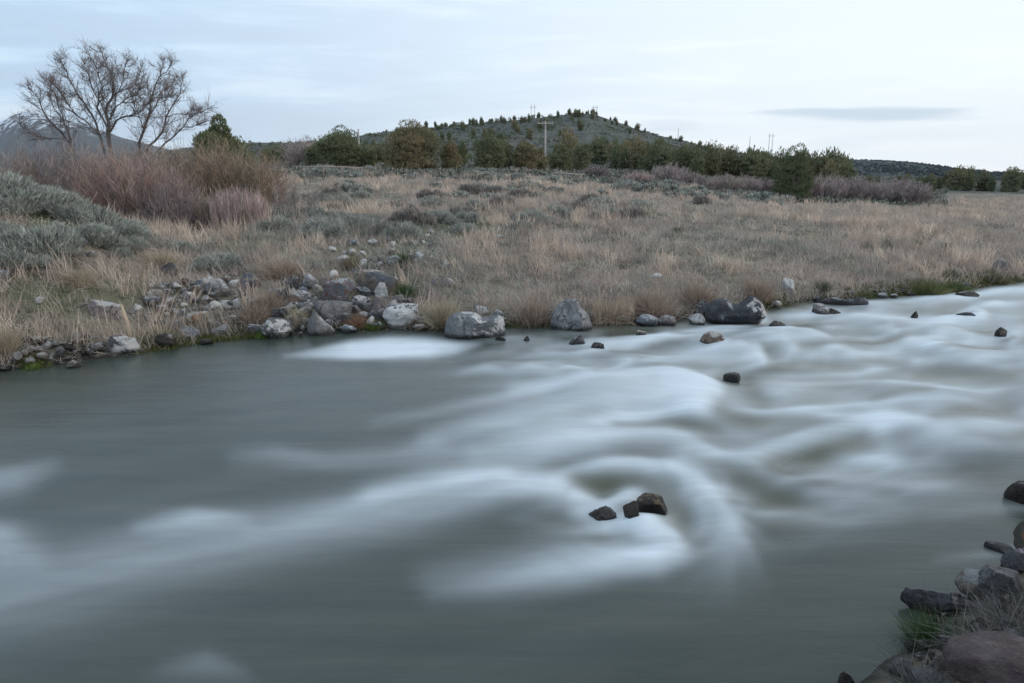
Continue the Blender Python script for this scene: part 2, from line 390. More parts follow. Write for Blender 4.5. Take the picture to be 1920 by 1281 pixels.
MR = {
 'grey': rock_mat('stone_grey', (.21, .205, .205), (.31, .30, .295), (.5, .49, .48), .2),
 'dark': rock_mat('stone_dark', (.075, .075, .083), (.16, .155, .16), (.4, .4, .4), .10),
 'blue': rock_mat('stone_blue_grey', (.17, .19, .215), (.27, .28, .30), (.5, .5, .5), .2),
 'brown': rock_mat('stone_brown', (.19, .14, .115), (.27, .21, .18), (.55, .52, .48), .15),
 'rust': rock_mat('stone_rust', (.30, .19, .13), (.36, .26, .20), (.5, .48, .46), .15),
 'tan': rock_mat('stone_tan', (.30, .26, .225), (.36, .32, .285), (.6, .57, .53), .2),
 'pink': rock_mat('stone_pink_grey', (.24, .205, .205), (.34, .30, .295), (.5, .48, .47), .2),
 'white': rock_mat('stone_white', (.36, .34, .33), (.56, .54, .52), (.62, .60, .58), .40, (0, -1, .2), .15),
 'cream': rock_mat('stone_cream', (.50, .45, .39), (.62, .58, .52), (.74, .71, .67), .5),
 'crust': rock_mat('stone_white_crusted', (.10, .098, .10), (.19, .185, .18), (.66, .64, .62), .27, (.25, -1, .05), .22),
 'crustr': rock_mat('stone_white_right', (.11, .105, .11), (.19, .18, .18), (.60, .58, .56), .16, (1, -.3, .35), .45),
 'crustt': rock_mat('stone_white_top', (.15, .145, .145), (.24, .225, .22), (.56, .54, .53), .17, (.45, -.1, 1), .36),
 'lichen': rock_mat('stone_red_lichen', (.15, .165, .18), (.23, .225, .235), (.42, .43, .43), .25, spot=.85),
 'wet': rock_mat('stone_wet', (.035, .03, .028), (.085, .07, .06), (.3, .28, .26), .05, rough=.4),
 'two': rock_mat('stone_two_tone', (.10, .11, .13), (.31, .235, .175), (.45, .42, .40), .02, scale=2.2),
 'crustw': rock_mat('stone_white_slab', (.12, .118, .12), (.2, .195, .19), (.70, .68, .66), .45, (.1, -1, .1), .25),
 'pale': rock_mat('stone_pale_grey', (.22, .22, .235), (.36, .35, .345), (.52, .50, .48), .22, (.5, -1, 0), .12),
 'saddle': rock_mat('stone_saddle', (.19, .195, .21), (.29, .285, .285), (.66, .65, .64), .27, (.9, -.35, .5), .24),
 'streak': rock_mat('stone_black_streaked', (.045, .046, .053), (.13, .13, .14), (.58, .56, .55), .20, (.7, -.6, .1), .30),
 'midrock': rock_mat('stone_midstream', (.035, .03, .028), (.08, .062, .045), (.30, .22, .13), .30, (0, -.3, 1), .1, rough=.5, scale=9),
 'nred': rock_mat('stone_near_red', (.105, .075, .075), (.16, .125, .12), (.2, .2, .21), .10, (0, 0, 1), .04, rough=.6),  # near-bank stones: dimness of the shaded shore put into darker colours
 'ngrey': rock_mat('stone_near_grey', (.14, .14, .15), (.23, .225, .23), (.30, .31, .33), .16, (0, 0, 1), .06, rough=.65),
 'ntan': rock_mat('stone_near_tan', (.22, .18, .15), (.33, .29, .25), (.36, .36, .37), .25),
 'ntop': rock_mat('stone_near_pale_top', (.10, .10, .115), (.16, .155, .165), (.46, .37, .40), .22, (.2, 0, 1), .2),
 'slab': rock_mat('stone_slab', (.17, .165, .165), (.25, .235, .225), (.33, .22, .15), .06, (.2, -1, 0), .12),
}
print('mats')

# ================================================================== GROUND
us = np.linspace(-1.9, 1.75, 620)
Ys = np.concatenate([1/np.linspace(1/8.0, 1/70., 430), np.geomspace(71, 140, 40)])
U, Yg = np.meshgrid(us, Ys); Xg = U*Yg; Zg = far_z(Xg, Yg)
def green_mask(X, Y):
    px, py, _ = proj(X, Y, far_z(X, Y) if Y.min() > 7 else gz(X, Y))
    g = np.zeros_like(X)
    for (a, b, ra, rb, k_) in ((95, 420, 90, 50, 1.), (40, 470, 60, 60, .6), (830, 428, 110, 26, .95), (960, 445, 60, 18, .5), (250, 540, 120, 50, .6),
                               (520, 455, 120, 30, .5), (720, 450, 160, 40, .5), (110, 570, 150, 70, .75), (1500, 450, 300, 60, .25), (610, 330, 30, 15, .5)):
        g = np.maximum(g, k_*np.exp(-((px-a)/ra)**2-((py-b)/rb)**2))
    d = Y-Yb(np.clip(X/np.maximum(Y, .1), -2.6, 1.75))
    g = np.maximum(g, .35*np.exp(-((d-.5)/.5)**2))
    return np.clip(g+.25*n2(X, Y, 1.3, 3, 8), 0, 1)
G = green_mask(Xg.ravel(), Yg.ravel())
me = np_mesh('ground', np.stack([Xg.ravel(), Yg.ravel(), Zg.ravel()], 1), [grid_faces(*Xg.shape)], M_GROUND, extra={'green': G})
tag(link('ground', me), kind='structure')
# the camera's own bank
xs, ys = np.meshgrid(np.linspace(-7, 14, 260), np.linspace(-4, 9.4, 200))
zs_ = near_z(xs, ys)
me = np_mesh('riverbank', np.stack([xs.ravel(), ys.ravel(), zs_.ravel()], 1), [grid_faces(*xs.shape)], M_GROUND, extra={'green': np.full(xs.size, .35)})
tag(link('riverbank', me), kind='structure')
# hill and plain beyond, out to the horizon
us = np.linspace(-2.6, 1.75, 620); Ys = np.concatenate([np.linspace(139, 560, 150), np.geomspace(566, 15000, 50)])
U, Yg = np.meshgrid(us, Ys); Xg = U*Yg; Zg = far_z(Xg, Yg); Zg[0] -= .35
me = np_mesh('hill', np.stack([Xg.ravel(), Yg.ravel(), Zg.ravel()], 1), [grid_faces(*Xg.shape)], M_HILL)
tag(link('hill', me), kind='structure')

# far ridge (right) and snow-streaked mountain (left)
def ridge_mesh(name, pts, Yc, depth, mat, rough, sc):
    px = np.linspace(pts[0][0], pts[-1][0], 420); py = np.interp(px, [p[0] for p in pts], [p[1] for p in pts])
    rows = np.concatenate([np.linspace(-1, 0, 40), np.linspace(.05, 1, 14)])
    V = []
    for r_ in rows:
        Y = Yc+r_*depth
        top = z_at_arr(py, Yc)-2
        X = (px-960)/F*(Y*cos(PITCH)-(top-CAM_H)*sin(PITCH))
        pr = np.clip(1-abs(r_)**1.15, 0, 1)
        z = 0+top*pr+rough*n2(X+Y*.35, np.full_like(X, Y)*1.0, sc, 5, 3)*(.15+.85*pr)*(1-.85*pr**6)
        V.append(np.stack([X, np.full_like(X, Y), z], 1))
    return np_mesh(name, np.concatenate(V), [grid_faces(len(rows), len(px))], mat)
def z_at_arr(py, Y):
    v = (CY-py)/F; return CAM_H+Y*(-sin(PITCH)+v*cos(PITCH))/(cos(PITCH)+v*sin(PITCH))
m, t, p = new_mat('far_ridge_scrub')
pos = t.new('ShaderNodeNewGeometry').outputs['Position']
a = t.noise(pos, .012, 6, .7); b = t.noise(pos, .06, 5, .7)
t.put(p.inputs['Base Color'], t.mix(t.ramp(b, .4, .6), t.mix(t.ramp(a, .42, .58), (.03, .042, .042), (.075, .08, .07)), (.022, .032, .033)))  # blue of distant haze put into the ridge colours
me = ridge_mesh('ridge', [(1300, 346), (1420, 312), (1500, 296), (1560, 297), (1620, 299), (1700, 303), (1800, 315), (1860, 321), (1950, 325), (2200, 338), (2500, 345)], 1500, 420, m, 16, 130)
tag(link('ridge', me), kind='structure')
m, t, p = new_mat('mountain_rock')
pos = t.new('ShaderNodeNewGeometry').outputs['Position']; z = t.new('ShaderNodeSeparateXYZ'); t.put(z.inputs[0], pos)
a = t.noise(pos, .006, 7, .7); b = t.noise(t.map(pos, (1, 1, .35)), .014, 6, .7)
snow = t.math('MULTIPLY', t.ramp(t.math('ADD', t.math('DIVIDE', z.outputs[2], 620.), t.math('MULTIPLY', t.math('SUBTRACT', b, .5), 2.6)), .76, .92), t.ramp(z.outputs[2], 330., 480.))
t.put(p.inputs['Base Color'], t.mix(snow, t.mix(a, (.055, .06, .058), (.11, .105, .10)), (.72, .74, .78)))
me = ridge_mesh('mountain', [(-420, 330), (-200, 270), (-60, 245), (0, 228), (30, 213), (55, 208), (85, 215), (120, 224), (160, 237), (230, 260), (300, 278), (420, 306), (520, 328), (600, 342)], 6000, 1500, m, 120, 520)
tag(link('mountain', me), kind='structure')

# ================================================================== RIVER
# crests and foam: (x, y, width left of travel, width right of travel, strength) at picture points of the water
ST = []
def st(pts, hard=2, amp=.08): ST.append((np.array(pts, float), hard, amp))
st([(535, 669, 3, 3, .25), (600, 664, 9, 7, .7), (660, 659, 15, 12, .95), (730, 655, 19, 17, 1), (800, 652, 16, 17, 1), (850, 651, 10, 12, .8), (905, 646, 3, 3, .15)], 4, 0)
# white tongue behind the sunken rock
st([(800, 822, 16, 16, .15), (900, 800, 18, 18, .4), (1000, 778, 22, 16, .5), (1080, 762, 26, 18, .65), (1180, 745, 34, 22, .75), (1260, 735, 34, 24, .9), (1310, 735, 26, 24, 1.), (1345, 738, 8, 8, .9)], 3, .10)
st([(960, 735, 10, 18, .25), (1060, 722, 12, 20, .4), (1150, 708, 10, 22, .6), (1220, 700, 8, 24, .8), (1280, 703, 7, 24, .85), (1330, 718, 6, 20, .9), (1352, 732, 5, 8, .7)], 2, .06)
# second ridge above the crescent
st([(900, 850, 26, 26, .3), (980, 822, 26, 26, .5), (1050, 812, 24, 24, .65), (1120, 828, 22, 22, .6), (1190, 812, 20, 26, .65), (1250, 812, 14, 30, .65), (1310, 838, 10, 26, .6), (1360, 866, 8, 20, .5), (1450, 898, 7, 14, .35), (1560, 925, 8, 10, .18), (1680, 945, 10, 10, .05)], 2, .12)
# crescent round the midstream rock
st([(1040, 905, 12, 12, .25), (1085, 886, 9, 10, .55), (1140, 878, 9, 12, .75), (1200, 878, 8, 18, .8), (1260, 888, 8, 30, .8), (1310, 907, 8, 46, .75), (1350, 937, 8, 58, .7), (1372, 970, 8, 64, .58), (1376, 1005, 7, 62, .36), (1350, 1045, 9, 54, .16), (1300, 1085, 12, 40, .04)], 2, .09)
# foam trail running down to the left
st([(1150, 965, 8, 8, .55), (1110, 945, 18, 14, .75), (1060, 925, 22, 24, .85), (1000, 915, 24, 30, .9), (940, 915, 26, 28, .85), (860, 922, 36, 30, .7), (760, 942, 42, 26, .6), (640, 970, 40, 26, .5), (500, 1005, 40, 34, .38), (380, 1030, 44, 50, .32), (250, 1060, 50, 60, .28), (120, 1090, 60, 60, .26), (-60, 1130, 70, 70, .25)], 2, .10)
st([(960, 898, 16, 10, .55), (900, 905, 20, 14, .5), (800, 900, 16, 16, .25), (700, 935, 20, 20, .35)], 2, .05)
st([(260, 990, 14, 14, .2), (310, 978, 14, 26, .32), (360, 970, 12, 28, .42), (420, 975, 10, 26, .25), (470, 990, 12, 20, .15)], 2, .08)
# jet below the rock
st([(1185, 978, 8, 16, .6), (1225, 985, 8, 30, .9), (1262, 1005, 12, 26, .9), (1262, 1035, 22, 20, .85), (1225, 1048, 26, 26, .8), (1150, 1058, 24, 34, .7), (1050, 1072, 26, 34, .6), (940, 1090, 26, 36, .35), (820, 1100, 24, 36, .15)], 2, .08)
st([(1090, 962, 10, 14, .5), (1140, 980, 12, 14, .7), (1190, 988, 12, 18, .7), (1235, 1010, 18, 24, .7)], 2, .02)
st([(1135, 955, 8, 12, .5), (1155, 940, 10, 16, .75), (1175, 928, 9, 18, .85), (1195, 925, 6, 14, .6)], 2, .16)
st([(1240, 905, 6, 12, .1), (1268, 925, 10, 14, .12), (1280, 955, 12, 14, .1), (1268, 985, 10, 12, .1)], 2, .22)
st([(1170, 978, 8, 10, .6), (1195, 980, 8, 12, .8), (1225, 976, 8, 14, .85), (1258, 968, 8, 14, .6)], 2, .16)
# left edge swirls
st([(-60, 905, 20, 30, .3), (20, 890, 14, 30, .3), (100, 868, 10, 14, .12)], 2, .05)
st([(-60, 1000, 26, 50, .45), (15, 1015, 26, 40, .4), (60, 1040, 30, 30, .2)], 2, .05)
st([(310, 1250, 10, 24, .05), (385, 1235, 14, 30, .13), (460, 1262, 10, 24, .05)], 2, .02)
# smooth middle streaks
st([(440, 858, 12, 14, .1), (520, 850, 10, 18, .25), (620, 862, 10, 18, .2), (740, 855, 12, 18, .25), (820, 842, 16, 20, .45), (880, 845, 14, 20, .2)], 2, .04)
st([(700, 790, 8, 12, .08), (820, 770, 8, 12, .2), (930, 748, 8, 14, .3), (1020, 735, 8, 16, .35)], 2, .03)
st([(860, 700, 4, 6, .2), (910, 692, 4, 8, .5), (950, 700, 4, 8, .2), (990, 690, 4, 10, .5), (1040, 702, 5, 8, .4), (1070, 690, 3, 8, .6), (1110, 705, 4, 6, .4), (1060, 722, 6, 8, .35), (960, 730, 6, 8, .2)], 2, .07)
st([(1130, 700, 4, 8, .2), (1160, 686, 4, 9, .5), (1182, 677, 3, 6, .55)], 2, .05)
# small shoots near the far bank
st([(1080, 668, 5, 4, .2), (1110, 660, 5, 5, .5), (1150, 650, 6, 5, .5), (1200, 645, 7, 6, .55), (1250, 632, 9, 6, .75), (1275, 634, 5, 4, .5)], 2, .05)
st([(1250, 615, 3, 3, .2), (1300, 618, 3, 4, .35), (1390, 614, 3, 5, .6), (1412, 604, 8, 5, .9), (1430, 602, 10, 5, .8)], 2, .06)
st([(1240, 690, 6, 8, .2), (1290, 668, 6, 9, .4), (1340, 662, 6, 12, .5), (1390, 656, 5, 14, .65), (1428, 665, 4, 14, .9), (1434, 680, 4, 6, .8), (1390, 690, 8, 6, .4), (1330, 692, 8, 6, .2)], 2, .08)
st([(1370, 640, 3, 6, .4), (1420, 632, 3, 8, .5), (1465, 640, 3, 10, .65), (1492, 655, 3, 9, .7), (1480, 668, 5, 6, .4), (1450, 674, 5, 5, .2)], 2, .07)
st([(1420, 622, 3, 5, .4), (1470, 618, 3, 8, .5), (1520, 628, 4, 8, .45), (1560, 640, 4, 6, .5), (1580, 634, 3, 4, .4)], 2, .06)
st([(1470, 590, 6, 6, .25), (1560, 596, 8, 10, .45), (1640, 592, 10, 12, .6), (1720, 598, 8, 12, .7), (1790, 600, 5, 12, .75), (1850, 604, 5, 8, .5), (1920, 598, 5, 8, .3)], 2, .04)
st([(1600, 570, 4, 6, .3), (1680, 566, 4, 8, .55), (1760, 562, 4, 9, .6), (1830, 556, 6, 8, .55), (1920, 548, 10, 10, .45), (2100, 530, 10, 10, .4)], 2, .03)
st([(1800, 585, 3, 3, .5), (1825, 579, 3, 5, .85), (1842, 585, 3, 6, .9), (1847, 597, 4, 6, .7), (1820, 603, 5, 5, .4)], 2, .10)
st([(1885, 616, 3, 3, .4), (1902, 620, 3, 4, .6), (1912, 635, 4, 4, .5), (1895, 645, 5, 5, .4)], 2, .08)
st([(1700, 625, 5, 8, .3), (1790, 622, 5, 8, .4), (1860, 640, 5, 8, .4), (1920, 652, 6, 8, .4)], 2, .05)
st([(1560, 690, 8, 8, .15), (1650, 660, 8, 10, .25), (1740, 665, 8, 10, .2), (1850, 680, 8, 10, .25), (1960, 690, 8, 10, .2)], 2, .06)
# standing wave on the right
st([(1380, 880, 10, 16, .15), (1450, 842, 7, 18, .3), (1520, 812, 6, 20, .35), (1590, 798, 6, 24, .4), (1650, 782, 7, 26, .5), (1700, 790, 6, 34, .5), (1740, 815, 6, 30, .45), (1800, 836, 5, 20, .4), (1870, 843, 5, 18, .3), (1980, 836, 5, 18, .3)], 2, .16)
st([(1655, 800, 22, 22, .25), (1665, 850, 18, 18, .25), (1668, 885, 12, 12, .08)], 2, .0)  # flat upright glow on the water, painted into the foam mask
st([(1620, 770, 8, 8, .1), (1700, 748, 8, 12, .25), (1800, 800, 8, 12, .15), (1870, 798, 7, 12, .3), (1980, 790, 7, 12, .3)], 2, .10)
st([(1380, 720, 6, 10, .15), (1480, 712, 8, 10, .2), (1580, 730, 8, 10, .15), (1700, 720, 8, 12, .2), (1850, 735, 8, 12, .25), (1960, 740, 8, 12, .2)], 2, .08)
st([(1400, 820, 10, 10, .08), (1480, 785, 8, 14, .18), (1570, 765, 8, 14, .2), (1640, 770, 8, 10, .1)], 2, .08)
# dark hollows
HO = [([(1360, 700, 10, 14, 1), (1400, 715, 14, 20, .9), (1430, 745, 16, 20, .5)], .10), ([(1150, 800, 6, 8, .6), (1250, 792, 8, 10, .9), (1350, 805, 8, 10, .5)], .06),
      ([(1350, 770, 12, 16, .7), (1420, 790, 12, 18, .8), (1520, 790, 12, 14, .4)], .08), ([(1450, 870, 12, 18, .6), (1540, 840, 12, 22, 1), (1620, 820, 10, 20, .8)], .12),
      ([(1300, 870, 12, 10, .4), (1380, 895, 12, 16, .8), (1460, 925, 14, 20, .7), (1540, 955, 14, 20, .3)], .08),
      ([(1080, 905, 10, 14, .8), (1140, 905, 10, 22, 1), (1200, 900, 8, 12, .8), (1260, 915, 12, 30, .8), (1280, 960, 20, 30, 1), (1255, 985, 12, 16, .6)], .08),
      ([(1720, 700, 8, 8, .5), (1800, 690, 8, 8, .6), (1900, 705, 8, 10, .5)], .06), ([(1750, 790, 8, 8, .6), (1820, 775, 10, 12, .9), (1900, 768, 8, 10, .6)], .08),
      ([(1480, 650, 5, 5, .3), (1530, 650, 5, 6, .9), (1600, 640, 4, 5, .6)], .06), ([(1500, 610, 3, 4, .5), (1530, 618, 3, 4, .7), (1570, 632, 3, 3, .4)], .05),
      ([(1560, 680, 6, 8, .5), (1620, 672, 6, 8, .7), (1700, 676, 6, 8, .5)], .06), ([(1640, 745, 8, 8, .5), (1740, 735, 8, 8, .5)], .05)]
# every rock standing in the current drags a collar and a wake of foam (x, waterline y, width, strength)
for cx_, cy_, cw_, cs_ in ((1332, 650, 52, .8), (1204, 634, 23, .4), (1081, 648, 37, .3), (1121, 656, 30, .5), (1458, 618, 44, .85), (1536, 589, 34, .3), (1566, 589, 26, .7), (1716, 594, 14, .7),
                           (1813, 599, 44, .9), (1878, 631, 22, .9), (1650, 613, 38, .6), (1812, 560, 40, .85), (1374, 710, 34, .5), (1928, 950, 70, .3), (1190, 986, 60, .9), (1872, 1036, 44, .25)):
    q_ = cw_/40
    st([(cx_+cw_*.45, cy_-5*q_, 4*q_, 3*q_, cs_*.7), (cx_+cw_*.6, cy_-1*q_, 3*q_, 4*q_, cs_), (cx_+cw_*.2, cy_+3*q_, 3*q_, 5*q_, cs_*.9), (cx_-cw_*.4, cy_+3*q_, 4*q_, 5*q_, cs_*.7), (cx_-cw_*1.3, cy_+5*q_, 5*q_, 6*q_, cs_*.45), (cx_-cw_*2.6, cy_+9*q_, 6*q_, 7*q_, .05)], 2, .02*cs_)
def strokes(px, py, pts, hard):
    F_ = np.zeros_like(px)
    for i in range(len(pts)-1):
        a, b = pts[i], pts[i+1]; m_ = (px > min(a[0], b[0])-260) & (px < max(a[0], b[0])+260) & (py > min(a[1], b[1])-230) & (py < max(a[1], b[1])+230)
        if not m_.any(): continue
        x, y = px[m_], py[m_]; dx_, dy_ = b[0]-a[0], b[1]-a[1]; L2 = dx_*dx_+dy_*dy_
        t_ = np.clip(((x-a[0])*dx_+(y-a[1])*dy_)/L2, 0, 1)
        ex, ey = x-a[0]-t_*dx_, y-a[1]-t_*dy_
        cr = dx_*(y-a[1])-dy_*(x-a[0])
        q = a[2:]+(b[2:]-a[2:])*t_[:, None]
        # the two widths meet smoothly so that no seam shows along the crest
        side_ = .5+.5*np.tanh(cr/np.sqrt(L2)/3.0)
        wd = (q[:, 0]*(1-side_)+q[:, 1]*side_)*1.2
        v_ = q[:, 2]*np.exp(-(np.hypot(ex, ey)/wd)**hard)
        F_[m_] = np.maximum(F_[m_], v_)
    return F_
us = np.linspace(-2.4, 2.2, 1450); Ys = 1/np.linspace(1/2.0, 1/75., 680)
U, Yw = np.meshgrid(us, Ys); Xw = U*Yw; x, y = Xw.ravel(), Yw.ravel()
px, py, _ = proj(x, y, 0.0)
fl = np.array([-.90, -.43]); fl /= np.linalg.norm(fl)
al = x*fl[0]+y*fl[1]; ac = -x*fl[1]+y*fl[0]
warp = .35*n2(al/3.0, ac/1.2, 1, 3, 4)
crest = np.clip(1-2.6*np.abs(fbm(np.stack([x/1.7+warp*1.2, y/.62+warp*1.6, x*0+63], 1), 3, .45)), 0, 1)**1.6
# stroke coordinates wander a little with the current
wx = 9*n2(al/1.6, ac/.5, 1, 3, 41)*np.clip(8/y, .2, 1.3); wy = 4*n2(al/1.3, ac/.45, 1, 3, 77)*np.clip(8/y, .2, 1.3)
foam = np.zeros_like(x); hgt = np.zeros_like(x)
for pts, hard, amp in ST:
    f_ = strokes(px+wx, py+wy, pts, hard)
    foam = 1-(1-foam)*(1-np.clip(f_, 0, 1)); hgt += amp*f_
hollow = np.zeros_like(x)
for pts, amp in HO:
    f_ = strokes(px+wx, py+wy, np.array(pts, float), 2); hollow = np.maximum(hollow, f_); hgt -= amp*f_
turb = smooth(760, 1250, px+.25*(690-py))*smooth(1080, 860, py+.12*(px-1500))
turb = np.maximum(turb, .55*smooth(850, 1150, px)*smooth(780, 700, py))*smooth(1400, 1100, py)
st1 = fbm(np.stack([al/2.6+warp, ac/.42+warp*2, x*0], 1), 5, .55)
st2 = fbm(np.stack([al/.9+warp, ac/.13+warp*2, x*0+9], 1), 4, .55)
wv = fbm(np.stack([x/1.15+warp*1.3, y/.62+warp*1.2, x*0+4], 1), 3, .42)
d_ = y-Yb(np.clip(x/y, -2.6, 1.75)); shore = smooth(0.0, -1.6, d_)
nd = (x-NB0[0])*NBN[0]+(y-NB0[1])*NBN[1]; shore2 = smooth(0.0, -1.8, nd)
th_ = np.arctan2((py-975)*1.6, px-1215); rr_ = np.hypot((py-975)*1.6, px-1215)
swirl = fbm(np.stack([rr_/9., th_*1.2, x*0], 1), 3)*np.exp(-((rr_-150)/60)**2)
st3 = fbm(np.stack([al/1.1+warp*1.5, ac/.55+warp*3, x*0+31], 1), 4, .5)
soft = np.clip(.025+.10*turb+.34*turb*st1+.40*turb*st3+.40*turb*np.clip(wv, 0, 1)+.10*(st1)*(.3+turb)+.10*st2*turb+.8*turb*crest*(.7+st1), 0, 1)*shore*shore2
streak = 1+.34*st1+.26*st2+.55*swirl
foam = np.clip(foam*np.where(foam > .9, 1, np.clip(streak, .5, 1.4)), 0, 1)
foam = 1-(1-foam)*(1-soft*(1-hollow*.95)); foam *= (1-.7*hollow)
hollow = np.maximum(hollow, np.clip(-2.4*turb*wv-.08, 0, 1))
hgt += .035*turb*crest
hgt += (.006+.17*turb)*wv*shore*shore2+.012*turb*st1*shore
def blur(a, sg):
    a = a.reshape(Xw.shape); k_ = np.exp(-.5*(np.arange(-3*sg, 3*sg+1)/sg)**2); k_ /= k_.sum()
    for ax in (0, 1):
        p_ = np.pad(a, [(3*sg, 3*sg) if q == ax else (0, 0) for q in (0, 1)], 'edge')
        a = sum(k_[i]*(p_[i:i+a.shape[0], :] if ax == 0 else p_[:, i:i+a.shape[1]]) for i in range(len(k_)))
    return a.ravel()
nearw = smooth(640, 760, py)
foam = blur(foam, 1)*(1-nearw)+blur(foam, 2)*nearw; hgt = blur(hgt, 2)*(1-nearw)+blur(hgt, 5)*nearw; hgt *= 1.1
hollow = blur(hollow, 3)
hgt *= smooth(-.05, -.8, d_)*.9+.1
V = np.stack([x, y, hgt], 1)
m, t, p = new_mat('river_water')
fo = t.new('ShaderNodeAttribute', attribute_name='foam').outputs['Fac']
ho = t.new('ShaderNodeAttribute', attribute_name='trough_olive').outputs['Fac']
pos = t.new('ShaderNodeNewGeometry').outputs['Position']
sv = t.map(pos, (.35, 2.4, 1), (0, 0, -math.atan2(fl[1], fl[0])))
s1 = t.noise(sv, 1.3, 6, .6, .5); s2 = t.noise(t.map(pos, (1.2, 9, 1), (0, 0, -math.atan2(fl[1], fl[0]))), 1.2, 5, .6, .3)
body = t.mix(t.ramp(s1, .3, .7), (.036, .049, .042), (.054, .064, .051))
body = t.mix(ho, body, (.085, .085, .05))  # light through thin water in wave hollows painted as olive body colour
ff = t.math('MULTIPLY', fo, t.math('ADD', .68, t.math('ADD', t.math('MULTIPLY', s1, .28), t.math('MULTIPLY', s2, .36))), clamp=True)
t.put(p.inputs['Base Color'], t.mix(ff, body, (.70, .76, .80)))
t.put(p.inputs['Roughness'], t.math('ADD', .24, t.math('MULTIPLY', ff, .4)))
p.inputs['IOR'].default_value = 1.33; p.inputs['Specular IOR Level'].default_value = .5
bp = t.new('ShaderNodeBump'); bp.inputs['Strength'].default_value = .12; bp.inputs['Distance'].default_value = .05
t.put(bp.inputs['Height'], t.math('ADD', s1, t.math('MULTIPLY', s2, .35))); t.l.new(bp.outputs[0], p.inputs['Normal'])
me = np_mesh('river_water', V, [grid_faces(*Xw.shape)], m, extra={'foam': foam, 'trough_olive': hollow})
tag(link('river_water', me), kind='structure')
print('ground done')

# ================================================================== ROCKS
def ico(sub):
    import bmesh
    bm = bmesh.new(); bmesh.ops.create_icosphere(bm, subdivisions=sub, radius=1)
    V = np.array([v.co[:] for v in bm.verts]); T = np.array([[v.index for v in f.verts] for f in bm.faces]); bm.free()
    return unit(V), T
ICO = {s: ico(s) for s in (2, 3, 4, 5)}
def rock_mesh(seed, size, mat, sub=4, facets=14, rnd=.0, outline=None, tilt=None, flat=None):
    """size=(w,d,h) metres; base at z=0 sunk a little. rnd: 0 angular .. 1 river-worn"""
    r = np.random.default_rng(seed); D, T = ICO[sub]
    N = unit(r.normal(size=(facets, 3))*np.array([1, 1, 1.0])); dd = r.uniform(.62-.14*(1-rnd), .97, facets)
    dots = D@N.T; k_ = 16+50*(1-rnd)
    q = np.where(dots > .05, dots/dd, .05)
    rad = 1/(np.sum(q**k_, axis=1)**(1/k_)+1e-6); rad = np.minimum(rad, 1.35)
    rad = rad*(1-rnd)+rnd*1.0
    P = D*rad[:, None]
    P = P/np.abs(P).max(axis=0)
    s_ = seed % 97
    a_ = (1-.75*rnd)
    rg = 1-2*np.abs(fbm(P*2.3+s_+5, 4))
    P = P*(1+(a_*.12*fbm(P*1.6+s_, 3)+a_*.07*(rg-.6)+a_*.05*fbm(P*6+s_, 3)+.014*fbm(P*15+s_, 2))[:, None])
    if outline is not None:            # silhouette seen from the water: unit coords x -1..1, z 0..1
        o = np.array(outline, float); x0, x1 = o[:, 0].min(), o[:, 0].max(); y0, y1 = o[:, 1].min(), o[:, 1].max()
        ox = (o[:, 0]-(x0+x1)/2)/((x1-x0)/2); oz = (y1-o[:, 1])/(y1-y0)*2-1
        ang = np.linspace(-pi, pi, 361)
        rr = []
        for an in ang:
            dx_, dz_ = cos(an), sin(an); best = .2
            for i in range(len(o)):
                ax_, az_, bx_, bz_ = ox[i], oz[i], ox[(i+1) % len(o)], oz[(i+1) % len(o)]
                den = dx_*(bz_-az_)-dz_*(bx_-ax_)
                if abs(den) < 1e-9: continue
                t_ = (ax_*(bz_-az_)-az_*(bx_-ax_))/den; s2_ = (ax_*dz_-az_*dx_)/den
                if t_ > 0 and -1e-6 <= s2_ <= 1+1e-6: best = max(best, t_)
            rr.append(best)
        th = np.arctan2(P[:, 2], P[:, 0]); cur = np.hypot(P[:, 0], P[:, 2])
        sil = np.interp(th, ang, rr)
        # widest section in this direction keeps the traced outline; front and back follow it
        shell = np.sqrt(np.clip(1-D[:, 1]**2, 0, 1)); shell = shell**.7
        mixv = shell*sil/(cur+1e-6)
        mixv = np.where(cur < .12, 1, mixv)
        wgt = smooth(.05, .35, cur)
        P[:, 0] *= 1+(mixv-1)*wgt*.92; P[:, 2] *= 1+(mixv-1)*wgt*.92
    P = P*np.array(size)*.5
    P[:, 2] += size[2]*.5
    return np_mesh('boulder', P, [T], mat, smooth_=(rnd > .3))
NROCK = [0]
def rock(px, base, wp, hp, kind, label=None, seed=None, rnd=0.15, outline=None, name='boulder', sub=4, water=False, group=None, cat='rock', sink=.12, facets=12, yaw=None, deep=.8, lift=0.0):
    """px, base: picture point where the stone meets ground or water; wp x hp: its size there in photo pixels"""
    rnd = rnd*(.75 if rnd < .9 else 1); NROCK[0] += 1; seed = seed if seed is not None else 1000+NROCK[0]*7
    if water: X, Y = on_water(px, base); Z = 0.0
    else: X, Y, Z = hit(px, base)
    _, _, dep = proj(X, Y, Z); s_ = dep/F
    w_, h_ = wp*s_, hp*s_
    cosd = Y/math.hypot(Y, CAM_H-Z)
    h_ = h_/max(cosd, .5)
    d_ = w_*deep
    if base > 850: h_ = max(h_-d_*.42, h_*.45)
    sk = sink*h_+(.10 if water else .03)
    H = h_+sk
    me = rock_mesh(seed, (w_*1.04, d_, H), MR[kind], sub, facets, rnd, outline)
    az_ = math.atan2(X, Y)
    o = link(name, me, None, (X+sin(az_)*d_*.38, Y+cos(az_)*d_*.38, Z-sk+lift), (0, 0, -az_ if (outline is not None or yaw is None) else yaw))
    tag(o, label, cat, group)
    return o
